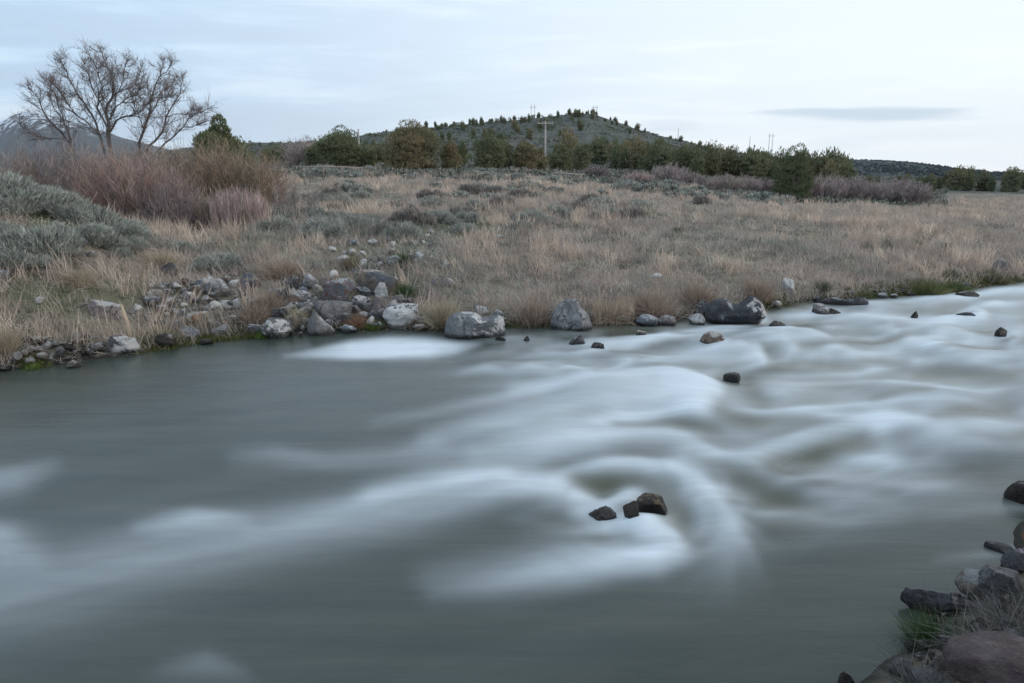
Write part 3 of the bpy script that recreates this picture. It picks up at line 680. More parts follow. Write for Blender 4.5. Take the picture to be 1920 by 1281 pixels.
# ---- hand-placed stones (photo px, waterline/base y, w, h)
WL = 'boulders along the far waterline'; PILE = 'stones of the rubble pile'; LEFT = 'stones scattered on the left bank'; MID = 'rocks standing in the river'; NB = 'rocks of the near bank'; UP = 'stones on the upper grassy slope'
H_ = [
 # left bank
 (200, 601, 54, 40, 'pink', 'large flat tilted grey-brown slab above the leaning wooden stake', dict(rnd=.1, facets=9, outline=[(173, 570), (182, 561), (226, 574), (226, 601), (210, 603), (180, 592), (173, 580)], deep=.6), LEFT),
 (232, 668, 62, 36, 'crustr', 'dark waterline boulder with a white right face below the wooden stake', dict(facets=9, outline=[(202, 660), (215, 632), (236, 634), (255, 640), (263, 660), (245, 668), (205, 668)]), LEFT),
 (310, 656, 38, 28, 'wet', 'dark brown wet block at the water right of the wooden stake', dict(facets=8), LEFT),
 (380, 612, 58, 25, 'rust', 'rust-brown low flat rock below the smooth tan egg-shaped stone', dict(facets=9), LEFT),
 (405, 596, 28, 29, 'tan', 'smooth tan egg-shaped stone leaning above the rust-brown flat rock', dict(rnd=.95), LEFT),
 (355, 570, 29, 21, 'pink', 'rounded purple-grey stone left of the largest rounded left-bank boulder', dict(rnd=.8), LEFT),
 (292, 567, 32, 23, 'tan', 'rounded pale tan stone with a flat lower side, top of the left scatter', dict(rnd=.6), LEFT),
 (407, 561, 48, 35, 'grey', 'largest rounded grey boulder of the left bank under two white chunks', dict(rnd=.7), LEFT),
 (398, 534, 16, 15, 'cream', 'jagged cream chunk on the back of the largest rounded grey boulder', dict(), LEFT),
 (441, 542, 20, 18, 'cream', 'cream pitted stone left of the peaked two-tone rock', dict(rnd=.4), LEFT),
 (469, 540, 42, 28, 'two', 'peaked rock, blue-grey on top and orange-brown below, left of the rubble pile', dict(outline=[(449, 530), (462, 514), (474, 512), (489, 530), (487, 540), (455, 540)]), LEFT),
 (318, 520, 30, 26, 'dark', 'black jagged rock half hidden in dry grass high on the left bank', dict(facets=7), LEFT),
 (377, 543, 18, 18, 'blue', 'upright blue-grey stone left of the largest rounded grey boulder', dict(facets=7), LEFT),
 (330, 546, 16, 18, 'pink', 'small reddish block below the black jagged rock', dict(), LEFT),
 (318, 574, 20, 14, 'brown', 'small brown stone right of the rounded pale tan stone', dict(), LEFT),
 (427, 579, 26, 22, 'crust', 'grey and white broken rock right of the tan egg-shaped stone', dict(facets=8), LEFT),
 (442, 580, 17, 18, 'white', 'white upright chip beside the grey and white broken rock', dict(facets=7), LEFT),
 (384, 590, 26, 18, 'brown', 'reddish brown block touching the tan egg-shaped stone on its left', dict(), LEFT),
 (259, 593, 15, 21, 'tan', 'upright tan pebble-shaped rock right of the big flat slab', dict(rnd=.5), LEFT),
 (308, 583, 14, 13, 'white', 'small white rounded stone at the centre of the left scatter', dict(rnd=.6), LEFT),
 (328, 592, 17, 14, 'white', 'white crumbly stone left of the rust-brown flat rock', dict(), LEFT),
 (345, 578, 14, 8, 'cream', 'small flat cream stone under the rounded purple-grey stone', dict(rnd=.7), LEFT),
 (411, 630, 28, 20, 'dark', 'dark grey rock in moss at the waterline below the rust-brown rock', dict(), LEFT),
 (357, 637, 32, 22, 'blue', 'low blue-grey rock in yellow moss at the left waterline', dict(), LEFT),
 (387, 647, 24, 9, 'wet', 'flat wet stone lapped by water below the blue-grey mossy rock', dict(rnd=.6), LEFT),
 (480, 630, 30, 19, 'blue', 'blue-grey wedge at the water left of the splotched white boulder', dict(facets=7), LEFT),
 (138, 691, 27, 14, 'brown', 'pale brown stone lying in the water off the left cobble bar', dict(facets=8), LEFT),
 (12, 697, 28, 13, 'wet', 'dark wet stone at the far left end of the waterline', dict(), LEFT),
 (75, 574, 18, 13, 'white', 'white lump in the grass left of the big flat slab', dict(), LEFT),
 (226, 481, 10, 13, 'cream', 'small bright white chip standing high in the left grass', dict(), UP),
 (168, 484, 24, 15, 'crustt', 'dark rock with a white top at the foot of the sagebrush mound', dict(), UP),
 (108, 494, 24, 10, 'cream', 'flat whitish stone in dry grass below the sagebrush', dict(), UP),
 (117, 440, 22, 22, 'tan', 'upright tan boulder on the green side of the left mound', dict(rnd=.3), UP),
 (151, 466, 30, 27, 'dark', 'dark blocky boulder between sagebrush on the left mound', dict(), UP),
 (121, 417, 15, 10, 'blue', 'small rounded blue-grey stone above the tan boulder on the mound', dict(rnd=.7), UP),
 (190, 424, 26, 17, 'pink', 'pinkish rock under sagebrush near the right end of the mound', dict(), UP),
 (8, 527, 24, 20, 'blue', 'blue-grey boulder cut by the left edge of the view', dict(rnd=.5), LEFT),
 # rubble pile
 (521, 636, 58, 37, 'crust', 'white and rusty splotched boulder at the water, left end of the rubble pile', dict(facets=9, outline=[(494, 612), (510, 600), (530, 602), (548, 606), (551, 622), (535, 634), (505, 634), (496, 622)]), PILE),
 (553, 616, 24, 23, 'pink', 'pinkish white pointed stone behind the splotched white boulder', dict(facets=8), PILE),
 (521, 602, 31, 22, 'dark', 'dark rounded stone in dry grass above the splotched white boulder', dict(rnd=.7), PILE),
 (601, 630, 54, 45, 'grey', 'grey pointed boulder standing in the water below the long slab', dict(facets=9, outline=[(575, 628), (583, 600), (594, 585), (606, 600), (628, 618), (626, 630), (577, 630)]), PILE),
 (627, 612, 72, 45, 'slab', 'long grey slab with a rust patch, lying above the waterline', dict(facets=9, outline=[(592, 575), (598, 568), (640, 571), (661, 574), (655, 600), (640, 612), (612, 606), (597, 592)]), PILE),
 (657, 626, 30, 15, 'blue', 'flat-topped pale stone sitting in the water below the long slab', dict(rnd=.5), PILE),
 (696, 613, 16, 20, 'cream', 'small white wedge beside bright green grass at the waterline', dict(facets=7), PILE),
 (706, 607, 28, 23, 'dark', 'dark blocky stone left of the big white slab boulder', dict(facets=8), PILE),
 (678, 584, 41, 32, 'grey', 'smooth rounded grey boulder in the middle of the rubble pile', dict(rnd=.6, facets=10), PILE),
 (709, 592, 22, 36, 'pink', 'narrow upright reddish boulder right of the rounded grey one', dict(rnd=.65), PILE),
 (754, 616, 72, 45, 'crustw', 'big white-crusted slab boulder leaning over the water', dict(facets=8, outline=[(720, 592), (728, 578), (757, 571), (785, 574), (789, 596), (768, 604), (762, 614), (732, 615), (726, 600)]), PILE),
 (738, 582, 30, 22, 'white', 'white stone wedged behind the big white-crusted slab boulder', dict(facets=7), PILE),
 (718, 565, 32, 35, 'crust', 'slanted slab with a bright white face in front of the largest dome boulder', dict(facets=7, outline=[(703, 545), (712, 531), (722, 533), (733, 560), (722, 565), (706, 562)]), PILE),
 (688, 557, 38, 24, 'blue', 'blue-grey overhanging rock left of the slanted white-faced slab', dict(facets=8), PILE),
 (706, 556, 74, 53, 'two', 'largest dome-shaped boulder, dark blue above and tan at its right side', dict(rnd=.55, facets=10, sub=5), PILE),
 (634, 573, 62, 48, 'lichen', 'grey boulder blotched with red lichen near the middle of the pile', dict(rnd=.2, facets=10), PILE),
 (583, 544, 37, 30, 'grey', 'grey rough block at the upper left of the rubble pile', dict(facets=8), PILE),
 (608, 541, 20, 24, 'pink', 'reddish grey upright stone right of the upper-left grey block', dict(), PILE),
 (597, 556, 21, 22, 'tan', 'pale tan rounded stone in front of the upper-left grey block', dict(rnd=.6), PILE),
 (569, 551, 17, 12, 'blue', 'small smooth grey egg left of the pale tan rounded stone', dict(rnd=.95), PILE),
 (545, 544, 42, 24, 'dark', 'dark jagged wedge at the upper left corner of the pile', dict(facets=7), PILE),
 (532, 567, 24, 28, 'dark', 'dark hollowed stone below the jagged wedge', dict(facets=7), PILE),
 (551, 557, 17, 15, 'white', 'small white-topped stone between the dark stones on the left of the pile', dict(), PILE),
 (564, 571, 42, 22, 'pink', 'reddish low rock left of the red-lichen boulder', dict(facets=9), PILE),
 (644, 503, 28, 24, 'tan', 'lone smooth rounded pale boulder at the top of the rubble pile', dict(rnd=.8), PILE),
 (681, 504, 18, 18, 'white', 'white rounded stone right of the lone smooth boulder', dict(rnd=.4), PILE),
 (700, 503, 11, 13, 'rust', 'small salmon-coloured upright chip above the dome boulder', dict(), PILE),
 (712, 501, 14, 10, 'white', 'small white stone right of the salmon chip', dict(rnd=.5), PILE),
 (626, 527, 18, 19, 'cream', 'tilted cream cube above the red-lichen boulder', dict(facets=6), PILE),
 (653, 532, 12, 12, 'tan', 'small tan block right of the tilted cream cube', dict(), PILE),
 (741, 503, 34, 26, 'blue', 'pale blue-grey boulder behind green grass, upper right of the pile', dict(rnd=.4), PILE),
 (788, 494, 19, 22, 'white', 'whitish rounded rock behind tall dry grass on the slope', dict(rnd=.5), UP),
 (811, 493, 17, 13, 'tan', 'small mottled stone right of the whitish rounded rock', dict(), UP),
 (836, 506, 22, 14, 'white', 'scuffed white rock at the right of the slope stones', dict(), UP),
 (743, 543, 17, 26, 'brown', 'brown upright block at the right shoulder of the dome boulder', dict(facets=7), PILE),
 (749, 571, 24, 18, 'grey', 'grey stone right of the slanted white-faced slab', dict(rnd=.4), PILE),
 (765, 573, 20, 16, 'dark', 'dark stone at the right end of the pile beside the straw tussock', dict(), PILE),
 (840, 540, 26, 19, 'pink', 'pinkish rounded stone half buried above the straw tussock', dict(rnd=.6), UP),
 (815, 538, 18, 15, 'grey', 'rounded grey stone half buried left of the pinkish one', dict(rnd=.6), UP),
 (785, 621, 24, 12, 'brown', 'low brown stone at the water right of the big white-crusted slab boulder', dict(rnd=.4), WL),
 (805, 612, 18, 20, 'dark', 'dark stone in the shade under the straw tussock', dict(), WL),
 (662, 461, 30, 12, 'grey', 'long low stone in the grass high above the rubble pile', dict(), UP),
 (700, 462, 28, 13, 'grey', 'low grey stone in green grass at the top of the slope', dict(), UP),
 (778, 460, 12, 9, 'white', 'bright white pebble on the slope beneath the green patch', dict(rnd=.5), UP),
 (808, 443, 12, 13, 'crust', 'small white and dark stone in the middle of the green patch', dict(), UP),
 (934, 449, 22, 9, 'blue', 'flat blue-grey stone at the right end of the green patch', dict(), UP),
 # waterline centre and right
 (890, 637, 116, 46, 'saddle', 'broad saddle-backed boulder with a white top standing in the shallows', dict(facets=12, sub=5, outline=[(834, 630), (838, 605), (850, 594), (868, 590), (892, 592), (905, 601), (922, 603), (934, 597), (944, 602), (948, 628), (940, 638), (840, 638)]), WL),
 (934, 596, 22, 13, 'blue', 'rounded pale stone behind the saddle-backed boulder', dict(rnd=.6), WL),
 (941, 605, 18, 11, 'grey', 'small grey stone right behind the saddle-backed boulder', dict(), WL),
 (903, 594, 28, 22, 'crust', 'whitish block hidden in grass behind the saddle-backed boulder', dict(), WL),
 (1070, 621, 80, 58, 'pale', 'tall pale pyramid-shaped boulder left of the cattail clump', dict(facets=11, sub=5, outline=[(1031, 606), (1036, 588), (1046, 572), (1066, 564), (1080, 566), (1088, 580), (1100, 590), (1109, 610), (1102, 621), (1040, 621)]), WL),
 (1030, 610, 26, 26, 'dark', 'dark rock standing in for the shadow at the left foot of the pyramid-shaped boulder', dict(), WL),  # dark rock added where the boulder's shadow falls
 (1212, 614, 42, 21, 'blue', 'low rounded blue-grey boulder at the water right of the cattail clump', dict(rnd=.5), WL),
 (1251, 612, 38, 18, 'pink', 'low brownish boulder, second to the right of the cattail clump', dict(rnd=.5), WL),
 (1265, 601, 22, 19, 'dark', 'dark upright stone behind the low brownish boulder', dict(), WL),
 (1306, 611, 34, 20, 'white', 'white-topped stone left of the big twin-peaked black boulder', dict(rnd=.3), WL),
 (1376, 612, 112, 52, 'streak', 'big twin-peaked black boulder with white streaks at the far waterline', dict(facets=12, sub=5, outline=[(1322, 600), (1324, 580), (1340, 570), (1358, 569), (1372, 580), (1384, 578), (1398, 563), (1406, 561), (1420, 572), (1430, 590), (1420, 604), (1380, 613), (1330, 610)]), WL),
 (1313, 592, 32, 28, 'dark', 'black rock behind the left end of the twin-peaked boulder', dict(facets=8), WL),
 (1457, 580, 24, 14, 'tan', 'pale rounded stone in moss right of the twin-peaked boulder', dict(rnd=.5), WL),
 (1477, 554, 28, 34, 'white', 'bright white angular rock standing alone in dry grass by the right bank', dict(facets=7), WL),
 (1229, 524, 21, 11, 'cream', 'pale flat stone alone in the dry grass above the right bank', dict(), UP),
 (1012, 469, 14, 9, 'cream', 'small pale stone in the dry grass behind the pyramid boulder', dict(), UP),
 (1872, 509, 28, 24, 'grey', 'grey rock pair half hidden in grass at the far right bank', dict(), WL),
 (1532, 568, 15, 12, 'dark', 'small dark block at the left end of the long flat black rock', dict(), WL),
 (1581, 574, 82, 19, 'dark', 'long flat black rock lying along the right waterline', dict(facets=10, deep=.35, outline=[(1540, 566), (1560, 559), (1590, 562), (1612, 554), (1621, 562), (1618, 573), (1545, 573)]), WL),
 (1652, 560, 18, 10, 'grey', 'small grey stone at the waterline right of the long flat black rock', dict(), WL),
 (1675, 560, 15, 10, 'pink', 'small pinkish stone at the right waterline under overhanging grass', dict(), WL),
 (1708, 556, 14, 7, 'dark', 'flat dark stone at the waterline by the green mossy bank', dict(), WL),
 (1808, 543, 20, 14, 'dark', 'dark stone at the tip of the green mossy bank', dict(), WL),
]
for (px_, b_, w_, h_, kd, lb, kw, gr) in H_:
    rock(px_, b_, w_, h_, kd, lb, group=gr, **kw)
for k_, (px_, b_, w_, h_) in enumerate([(512, 560, 22, 18), (590, 580, 30, 22), (572, 592, 28, 20), (640, 596, 26, 18), (614, 584, 26, 20), (668, 592, 26, 18), (700, 575, 20, 16), (655, 548, 24, 20), (676, 530, 22, 16), (575, 530, 24, 18),
                                         (550, 585, 24, 20), (536, 592, 20, 16), (715, 600, 24, 18), (712, 618, 18, 12), (640, 622, 20, 12), (566, 622, 20, 14), (590, 508, 22, 14), (668, 512, 18, 14), (728, 548, 20, 18), (498, 578, 24, 18)]):
    kd = ('grey', 'pink', 'blue', 'crust', 'dark', 'tan', 'slab')[(k_*3) % 7]
    near_ = 'left' if px_ < 570 else 'middle' if px_ < 650 else 'right'
    rock(px_, b_, w_, h_, kd, f'{dict(grey="grey", pink="pinkish grey", blue="blue-grey", crust="white-crusted", dark="dark", tan="tan", slab="brown-grey")[kd]} broken block in the {"top" if b_ < 550 else "heart" if b_ < 590 else "foot"} of the rubble pile, {near_} part', group='broken blocks of the rubble pile', rnd=.05, facets=8, sub=3, name='rock')
# ---- stones in the river
for (px_, b_, w_, h_, kd, lb, kw) in [
 (1332, 650, 52, 27, 'brown', 'brown angular rock alone in the rapids below the twin-peaked boulder', dict(facets=9, outline=[(1306, 640), (1318, 627), (1330, 623), (1350, 625), (1357, 634), (1348, 648), (1310, 648)])),
 (1204, 634, 23, 12, 'brown', 'small brown rock in the water below the low brownish boulder', dict()),
 (1081, 648, 37, 21, 'dark', 'dark peaked rock in the water below the pyramid-shaped boulder', dict(outline=[(1062, 640), (1080, 628), (1086, 626), (1098, 640), (1098, 648), (1064, 648)])),
 (1121, 656, 30, 13, 'wet', 'nearly drowned dark rock right of the dark peaked rock', dict(rnd=.5)),
 (985, 643, 17, 11, 'wet', 'small black rock in calm water right of the saddle-backed boulder', dict()),
 (940, 641, 22, 9, 'wet', 'little wet stone at the right foot of the saddle-backed boulder', dict()),
 (1458, 618, 44, 20, 'wet', 'black wet double rock in the rapids right of the twin-peaked boulder', dict(facets=9)),
 (1536, 589, 34, 22, 'pink', 'grey-pink pyramid rock in the water by the long flat black rock', dict(facets=7)),
 (1563, 589, 28, 12, 'wet', 'black low rock touching the grey-pink pyramid rock', dict()),
 (1716, 594, 14, 10, 'wet', 'small black peak alone in pale fast water at the right', dict(facets=8)),
 (1813, 599, 44, 14, 'dark', 'dark long rock with water pouring over its right side', dict(rnd=.4)),
 (1878, 631, 22, 16, 'wet', 'small black pyramid in the rapids near the right edge', dict(facets=7)),
 (1650, 613, 38, 7, 'wet', 'long drowned rock barely showing in the right rapids', dict(rnd=.5)),
 (1812, 560, 40, 12, 'wet', 'low black rock off the green mossy bank', dict()),
 (1374, 708, 34, 7, 'wet', 'drowned rock at the head of the white tongue of foam', dict(rnd=.6)),
 (1219, 966, 66, 50, 'midrock', 'dark brown pitted rock in midstream inside the foam crescent', dict(sub=5, facets=7, seed=4411, sink=.3, deep=.9, outline=[(1186, 960), (1192, 930), (1205, 920), (1222, 917), (1238, 920), (1247, 940), (1250, 966), (1186, 966)])),
 (1186, 984, 36, 50, 'wet', 'narrow dark stone leaning on the midstream rock', dict(sub=4, facets=8)),
 (1131, 976, 54, 36, 'wet', 'small dark stone in foam left of the midstream rock', dict(sub=4)),
 (1928, 950, 76, 62, 'wet', 'smooth black rounded rock in the water cut by the right edge', dict(rnd=.7, sub=5)),
]:
    rock(px_, b_, w_, h_, kd, lb, group=MID, water=True, **{**dict(sink=.35), **kw})
# ---- near bank, lower right corner; shore shade put into dark stone colours
for (px_, b_, w_, h_, kd, lb, kw) in [
 (1872, 1036, 48, 24, 'dark', 'thin arched dark rock at the water, uppermost of the near bank', dict(deep=.8, rnd=.7)),
 (1912, 1078, 62, 58, 'ntop', 'purple-grey rock with a white top at the right edge', dict()),
 (1880, 1132, 84, 82, 'ngrey', 'large grey-brown boulder right of the tan speckled rock', dict(facets=9, rnd=.15)),
 (1817, 1128, 54, 62, 'ntan', 'tan speckled upright rock on the near bank', dict(rnd=.25, facets=12)),
 (1735, 1150, 100, 48, 'ntop', 'long dark pointed rock running out into the water above the green grass', dict(deep=.35, facets=9)),
 (1786, 1134, 24, 26, 'wet', 'small black stone left of the tan speckled rock', dict()),
 (1818, 1148, 44, 24, 'nred', 'low reddish stone below the tan speckled rock', dict()),
 (1688, 1268, 42, 44, 'ngrey', 'pale-faced upright stone in the water at the bottom right', dict(facets=8)),
 (1885, 1330, 215, 130, 'nred', 'big smooth reddish brown boulder in the bottom right corner', dict(rnd=.75, sub=5)),
 (1742, 1298, 76, 40, 'ngrey', 'smooth grey stone left of the reddish brown corner boulder', dict(rnd=.7)),
 (1582, 1296, 36, 32, 'wet', 'black wet stone at the bottom edge out in the water', dict()),
 (1790, 1225, 60, 36, 'wet', 'dark stone in the shadow under the green grass', dict()),
 (1845, 1200, 60, 40, 'wet', 'dark stone buried in the tangled dry grass', dict()),
 (1770, 1262, 50, 32, 'nred', 'brown stone between the green grass and the corner boulder', dict()),
 (1905, 1210, 60, 34, 'ngrey', 'pale-edged stone above the corner boulder at the right edge', dict()),
]:
    X, Y, Z = hit(px_, b_)
    rock(px_, b_, w_, h_, kd, lb, group=NB, sink=.15, **{**dict(sub=5), **kw})
# ---- small scattered stones, copies of a few worn and broken shapes
SM = {}
for kd in ('grey', 'dark', 'blue', 'brown', 'tan', 'pink', 'white', 'cream', 'wet', 'rust', 'nred', 'ngrey', 'crust'):
    SM[kd] = [rock_mesh(500+i*13+len(kd), (1, .85, .75), MR[kd], 3, (7, 10, 9, 6)[i], (.1, .75, .25, .05)[i]) for i in range(4)]
WORD = {'grey': 'grey', 'dark': 'dark', 'blue': 'blue-grey', 'brown': 'brown', 'tan': 'tan', 'pink': 'pinkish', 'white': 'white', 'cream': 'cream', 'wet': 'wet black', 'rust': 'rust-coloured', 'crust': 'white-crusted', 'nred': 'dark reddish', 'ngrey': 'dark grey'}
SHAPE = ('broken', 'rounded', 'blunt', 'sharp-edged')
def scatter(N, poly, kinds, smin, smax, where, group, name='stone', seed=1, cat='stone', onwater=False, power=2.2):
    r = np.random.default_rng(seed); poly = np.array(poly, float); k_ = 0
    x0, y0 = poly.min(0); x1, y1 = poly.max(0)
    def inside(x, y):
        c = False; j = len(poly)-1
        for i in range(len(poly)):
            if (poly[i, 1] > y) != (poly[j, 1] > y) and x < (poly[j, 0]-poly[i, 0])*(y-poly[i, 1])/(poly[j, 1]-poly[i, 1])+poly[i, 0]: c = not c
            j = i
        return c
    while k_ < N:
        x, y = r.uniform(x0, x1), r.uniform(y0, y1)
        if not inside(x, y): continue
        k_ += 1; X, Y, Z = hit(x, y); _, _, dep = proj(X, Y, Z)
        s_ = (smin+(smax-smin)*r.random()**power)*dep/F
        kd = kinds[r.integers(len(kinds))]; v = r.integers(4)
        sz = 'larger' if s_*F/dep > (smin+smax)/2 else 'small'
        o = link(name, SM[kd][v], None, (X, Y, Z+s_*.14), (r.normal()*.25, r.normal()*.25, r.random()*6.3), (s_, s_*r.uniform(.75, 1), s_*r.uniform(.75, 1.15)))
        tag(o, f'{sz} {WORD[kd]} {SHAPE[v]} stone {where}', cat, group)
L3 = ('grey', 'dark', 'blue', 'brown', 'tan', 'pink', 'white', 'grey', 'cream')
scatter(70, [(20, 688), (25, 655), (90, 640), (200, 638), (205, 664), (130, 680), (60, 690)], ('grey', 'dark', 'brown', 'pink', 'wet', 'tan', 'grey', 'white', 'brown'), 9, 22, 'on the left cobble bar', 'cobbles of the left bar', 'cobble', 2, 'cobble', power=1.2)
scatter(125, [(235, 600), (280, 535), (450, 530), (500, 600), (470, 618), (340, 620), (260, 610)], L3, 6, 24, 'in the left bank scatter', 'small stones of the left scatter', seed=3)
scatter(50, [(600, 470), (720, 440), (850, 440), (870, 500), (760, 510), (640, 500)], ('grey', 'blue', 'white', 'tan', 'cream', 'pink'), 6, 21, 'on the slope above the rubble pile', 'small stones of the upper slope', seed=4)
scatter(64, [(500, 625), (560, 560), (640, 560), (760, 590), (800, 615), (640, 618), (560, 632)], ('grey', 'dark', 'brown', 'blue', 'pink', 'crust', 'grey'), 10, 30, 'wedged in the rubble pile', 'small stones of the rubble pile', seed=5)
scatter(14, [(598, 334), (660, 326), (668, 340), (600, 358)], ('cream', 'white'), 2.5, 6, 'on the bare slope by the fence', 'white stones by the fence', seed=6)
scatter(12, [(980, 606), (1040, 606), (1200, 602), (1290, 602), (1280, 596), (980, 600)], ('dark', 'wet', 'grey'), 8, 15, 'under the grass of the central waterline', 'small stones of the central waterline', seed=7)
scatter(16, [(1440, 578), (1500, 566), (1620, 556), (1720, 548), (1800, 540), (1790, 534), (1600, 552), (1440, 572)], ('dark', 'wet', 'grey', 'brown'), 6, 13, 'under the grass of the right waterline', 'small stones of the right waterline', seed=8)
scatter(60, [(1780, 1130), (1930, 1100), (1940, 1281), (1660, 1281), (1700, 1230)], ('wet', 'ngrey', 'nred', 'ngrey', 'dark'), 14, 44, 'on the near bank', 'small stones of the near bank', seed=9)
scatter(12, [(0, 560), (160, 560), (170, 620), (0, 650)], ('white', 'tan', 'grey'), 5, 12, 'in the grass left of the big flat slab', 'stones in the left grass', seed=10)
print('rocks', NROCK)

# ================================================================== GRASS (stuff)
STRAW = np.array([[.60, .495, .40], [.70, .60, .49], [.47, .385, .31], [.56, .44, .37], [.38, .335, .285]])
def field(N, seed, ulo, uhi, tlo, thi, dens=None):
    r = np.random.default_rng(seed); u = r.uniform(ulo, uhi, N); yb = Yb(u)
    lo = yb+tlo; Y = lo*np.exp(r.random(N)*np.log((yb+thi)/lo)); X = u*Y
    return X, Y, r
def grass_layer(name, N, nb, seed, hmin, hmax, wk, tlo=.15, thi=75, mat=M_GRASS, colf=None, keep=None, lean=.35):
    X, Y, r = field(N, seed, -1.15, 1.15, tlo, thi)
    px, py, dep = proj(X, Y, far_z(X, Y))
    if keep is not None:
        k_ = r.random(N) < keep(X, Y, px, py); X, Y, px, py, dep = X[k_], Y[k_], px[k_], py[k_], dep[k_]
    N = len(X); Z = far_z(X, Y); s_ = r.uniform(.75, 1.35, N)*(1+.35*n2(X, Y, 2.5, 2, 1))
    A = Acc(); reps = nb
    X, Y, Z, s_ = [np.repeat(a, reps) for a in (X, Y, Z, s_)]; pxr, pyr = np.repeat(px, reps), np.repeat(py, reps)
    cid = np.repeat(np.arange(N), reps)
    M = len(X); rad = .10+.0028*Y
    P = np.stack([X+r.normal(size=M)*rad*.7, Y+r.normal(size=M)*rad*.7, Z-.03], 1)
    cl = r.normal(size=(N, 2))*.18+np.array([-.10, -.05])
    D = unit(np.stack([cl[cid, 0]+r.normal(size=M)*lean, cl[cid, 1]+r.normal(size=M)*lean, np.ones(M)], 1))
    L = r.uniform(hmin, hmax, M)*s_
    W = np.maximum(.004, wk*Y)*r.uniform(.7, 1.3, M)
    C = colf(X, Y, pxr, pyr, cid, r)
    A.blades(P, D, L, W, C, .5, r=r)
    me = A.mesh(name, mat, True)
    return link(name, me)
def straw_col(X, Y, px, py, cid, r):
    n_ = cid.max()+1; pick = STRAW[r.integers(0, len(STRAW), n_)]*(1+.16*r.normal(size=(n_, 1)))
    c = pick[cid]*(1+.13*r.normal(size=(len(X), 1)))
    mixp = np.clip(.5+1.2*n2(X, Y, 6, 3, 21), 0, 1)[:, None]
    c = c*(1-mixp*.35)+mixp*.35*np.array([.50, .40, .35])
    dk = smooth(.0, .5, n2(X, Y, 1.9, 3, 61))[:, None]*.45; c = c*(1-dk)+dk*np.array([.26, .25, .21])
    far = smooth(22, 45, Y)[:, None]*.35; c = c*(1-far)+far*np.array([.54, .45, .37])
    c = c*.80+c.mean(axis=1, keepdims=True)*.20; return np.clip(c*np.array([1.02, 1.01, 1.02]), .02, .8)
def keep_straw(X, Y, px, py):
    k_ = np.ones_like(X)*.95
    n_ = n2(X, Y, 1.6, 3, 50); k_ *= .12+.88*smooth(-.50, .0, n_)
    for (a, b, ra, rb, q) in ((95, 425, 100, 60, .75), (830, 430, 110, 22, .75), (640, 560, 150, 66, .95), (380, 575, 165, 58, .93), (110, 665, 110, 28, .97), (620, 345, 60, 18, .6), (700, 480, 120, 26, .6), (240, 480, 60, 30, .3), (60, 560, 60, 60, .4), (120, 560, 160, 75, .5)):
        k_ *= 1-q*np.exp(-(((px-a)/ra)**2+((py-b)/rb)**2)**2)
    return k_
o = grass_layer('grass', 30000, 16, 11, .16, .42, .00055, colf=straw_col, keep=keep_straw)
tag(o, 'knee-high straw-coloured dry grass covering the far bank and the field', 'grass', kind='stuff')
def tall_col(X, Y, px, py, cid, r): return straw_col(X, Y, px, py, cid, r)*np.array([1.22, 1.17, 1.10])
def keep_tall(X, Y, px, py): return (1-.65*np.exp(-((px-90)/190)**4-((py-550)/90)**4))*keep_straw(X, Y, px, py)*smooth(-.15, .35, n2(X, Y, 3.2, 3, 70))
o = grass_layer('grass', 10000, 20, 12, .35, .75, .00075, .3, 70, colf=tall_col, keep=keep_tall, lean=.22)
tag(o, 'taller pale bunches of dry grass standing above the field', 'grass', kind='stuff')
def low_col(X, Y, px, py, cid, r):
    n_ = cid.max()+1; base = np.array([[.10, .13, .065], [.14, .15, .085], [.075, .115, .05], [.17, .165, .12]])[r.integers(0, 4, n_)]
    return np.clip(base[cid]*(1+.2*r.normal(size=(len(X), 1))), .01, .5)
def keep_low(X, Y, px, py):
    return np.clip(green_mask(X, Y)*1.3+.38*smooth(0, .35, n2(X, Y, 1.2, 3, 90)), 0, 1)*(1-.8*np.exp(-(((px-110)/100)**2+((py-668)/20)**2)))
o = grass_layer('green_grass', 12000, 14, 13, .07, .20, .0006, .05, 40, M_GREEN, low_col, keep_low, .6)
tag(o, 'short fresh green grass growing between the dry stalks', 'grass', kind='stuff')
# fallen straw and fibres along the banks
def litter_col(X, Y, px, py, cid, r): return straw_col(X, Y, px, py, cid, r)*.85
def keep_lit(X, Y, px, py): return (.3+.7*smooth(-.3, .3, n2(X, Y, .9, 3, 33)))*(1-.6*np.exp(-((px-470)/270)**4-((py-575)/60)**4))
o = grass_layer('fallen_grass', 26000, 10, 14, .12, .35, .0006, .05, 60, M_GRASS, litter_col, keep_lit, 2.6)
tag(o, 'flattened grey straw lying between the stones and through the field', 'grass', kind='stuff')
def weed_col(X, Y, px, py, cid, r):
    n_ = cid.max()+1; base = np.array([[.33, .35, .30], [.26, .285, .235], [.39, .40, .35], [.20, .22, .17]])[r.integers(0, 4, n_)]
    return np.clip(base[cid]*(1+.18*r.normal(size=(len(X), 1))), .01, .6)
def keep_weed(X, Y, px, py): return smooth(.0, .35, n2(X, Y, 2.6, 3, 133))*(1-.8*smooth(1450, 1750, px))
o = grass_layer('weeds', 12000, 16, 16, .12, .36, .0010, 1.5, 75, M_SAGE, weed_col, keep_weed, .7)
tag(o, 'low grey-green weeds mixed through the dry grass of the field', 'weeds', kind='stuff')
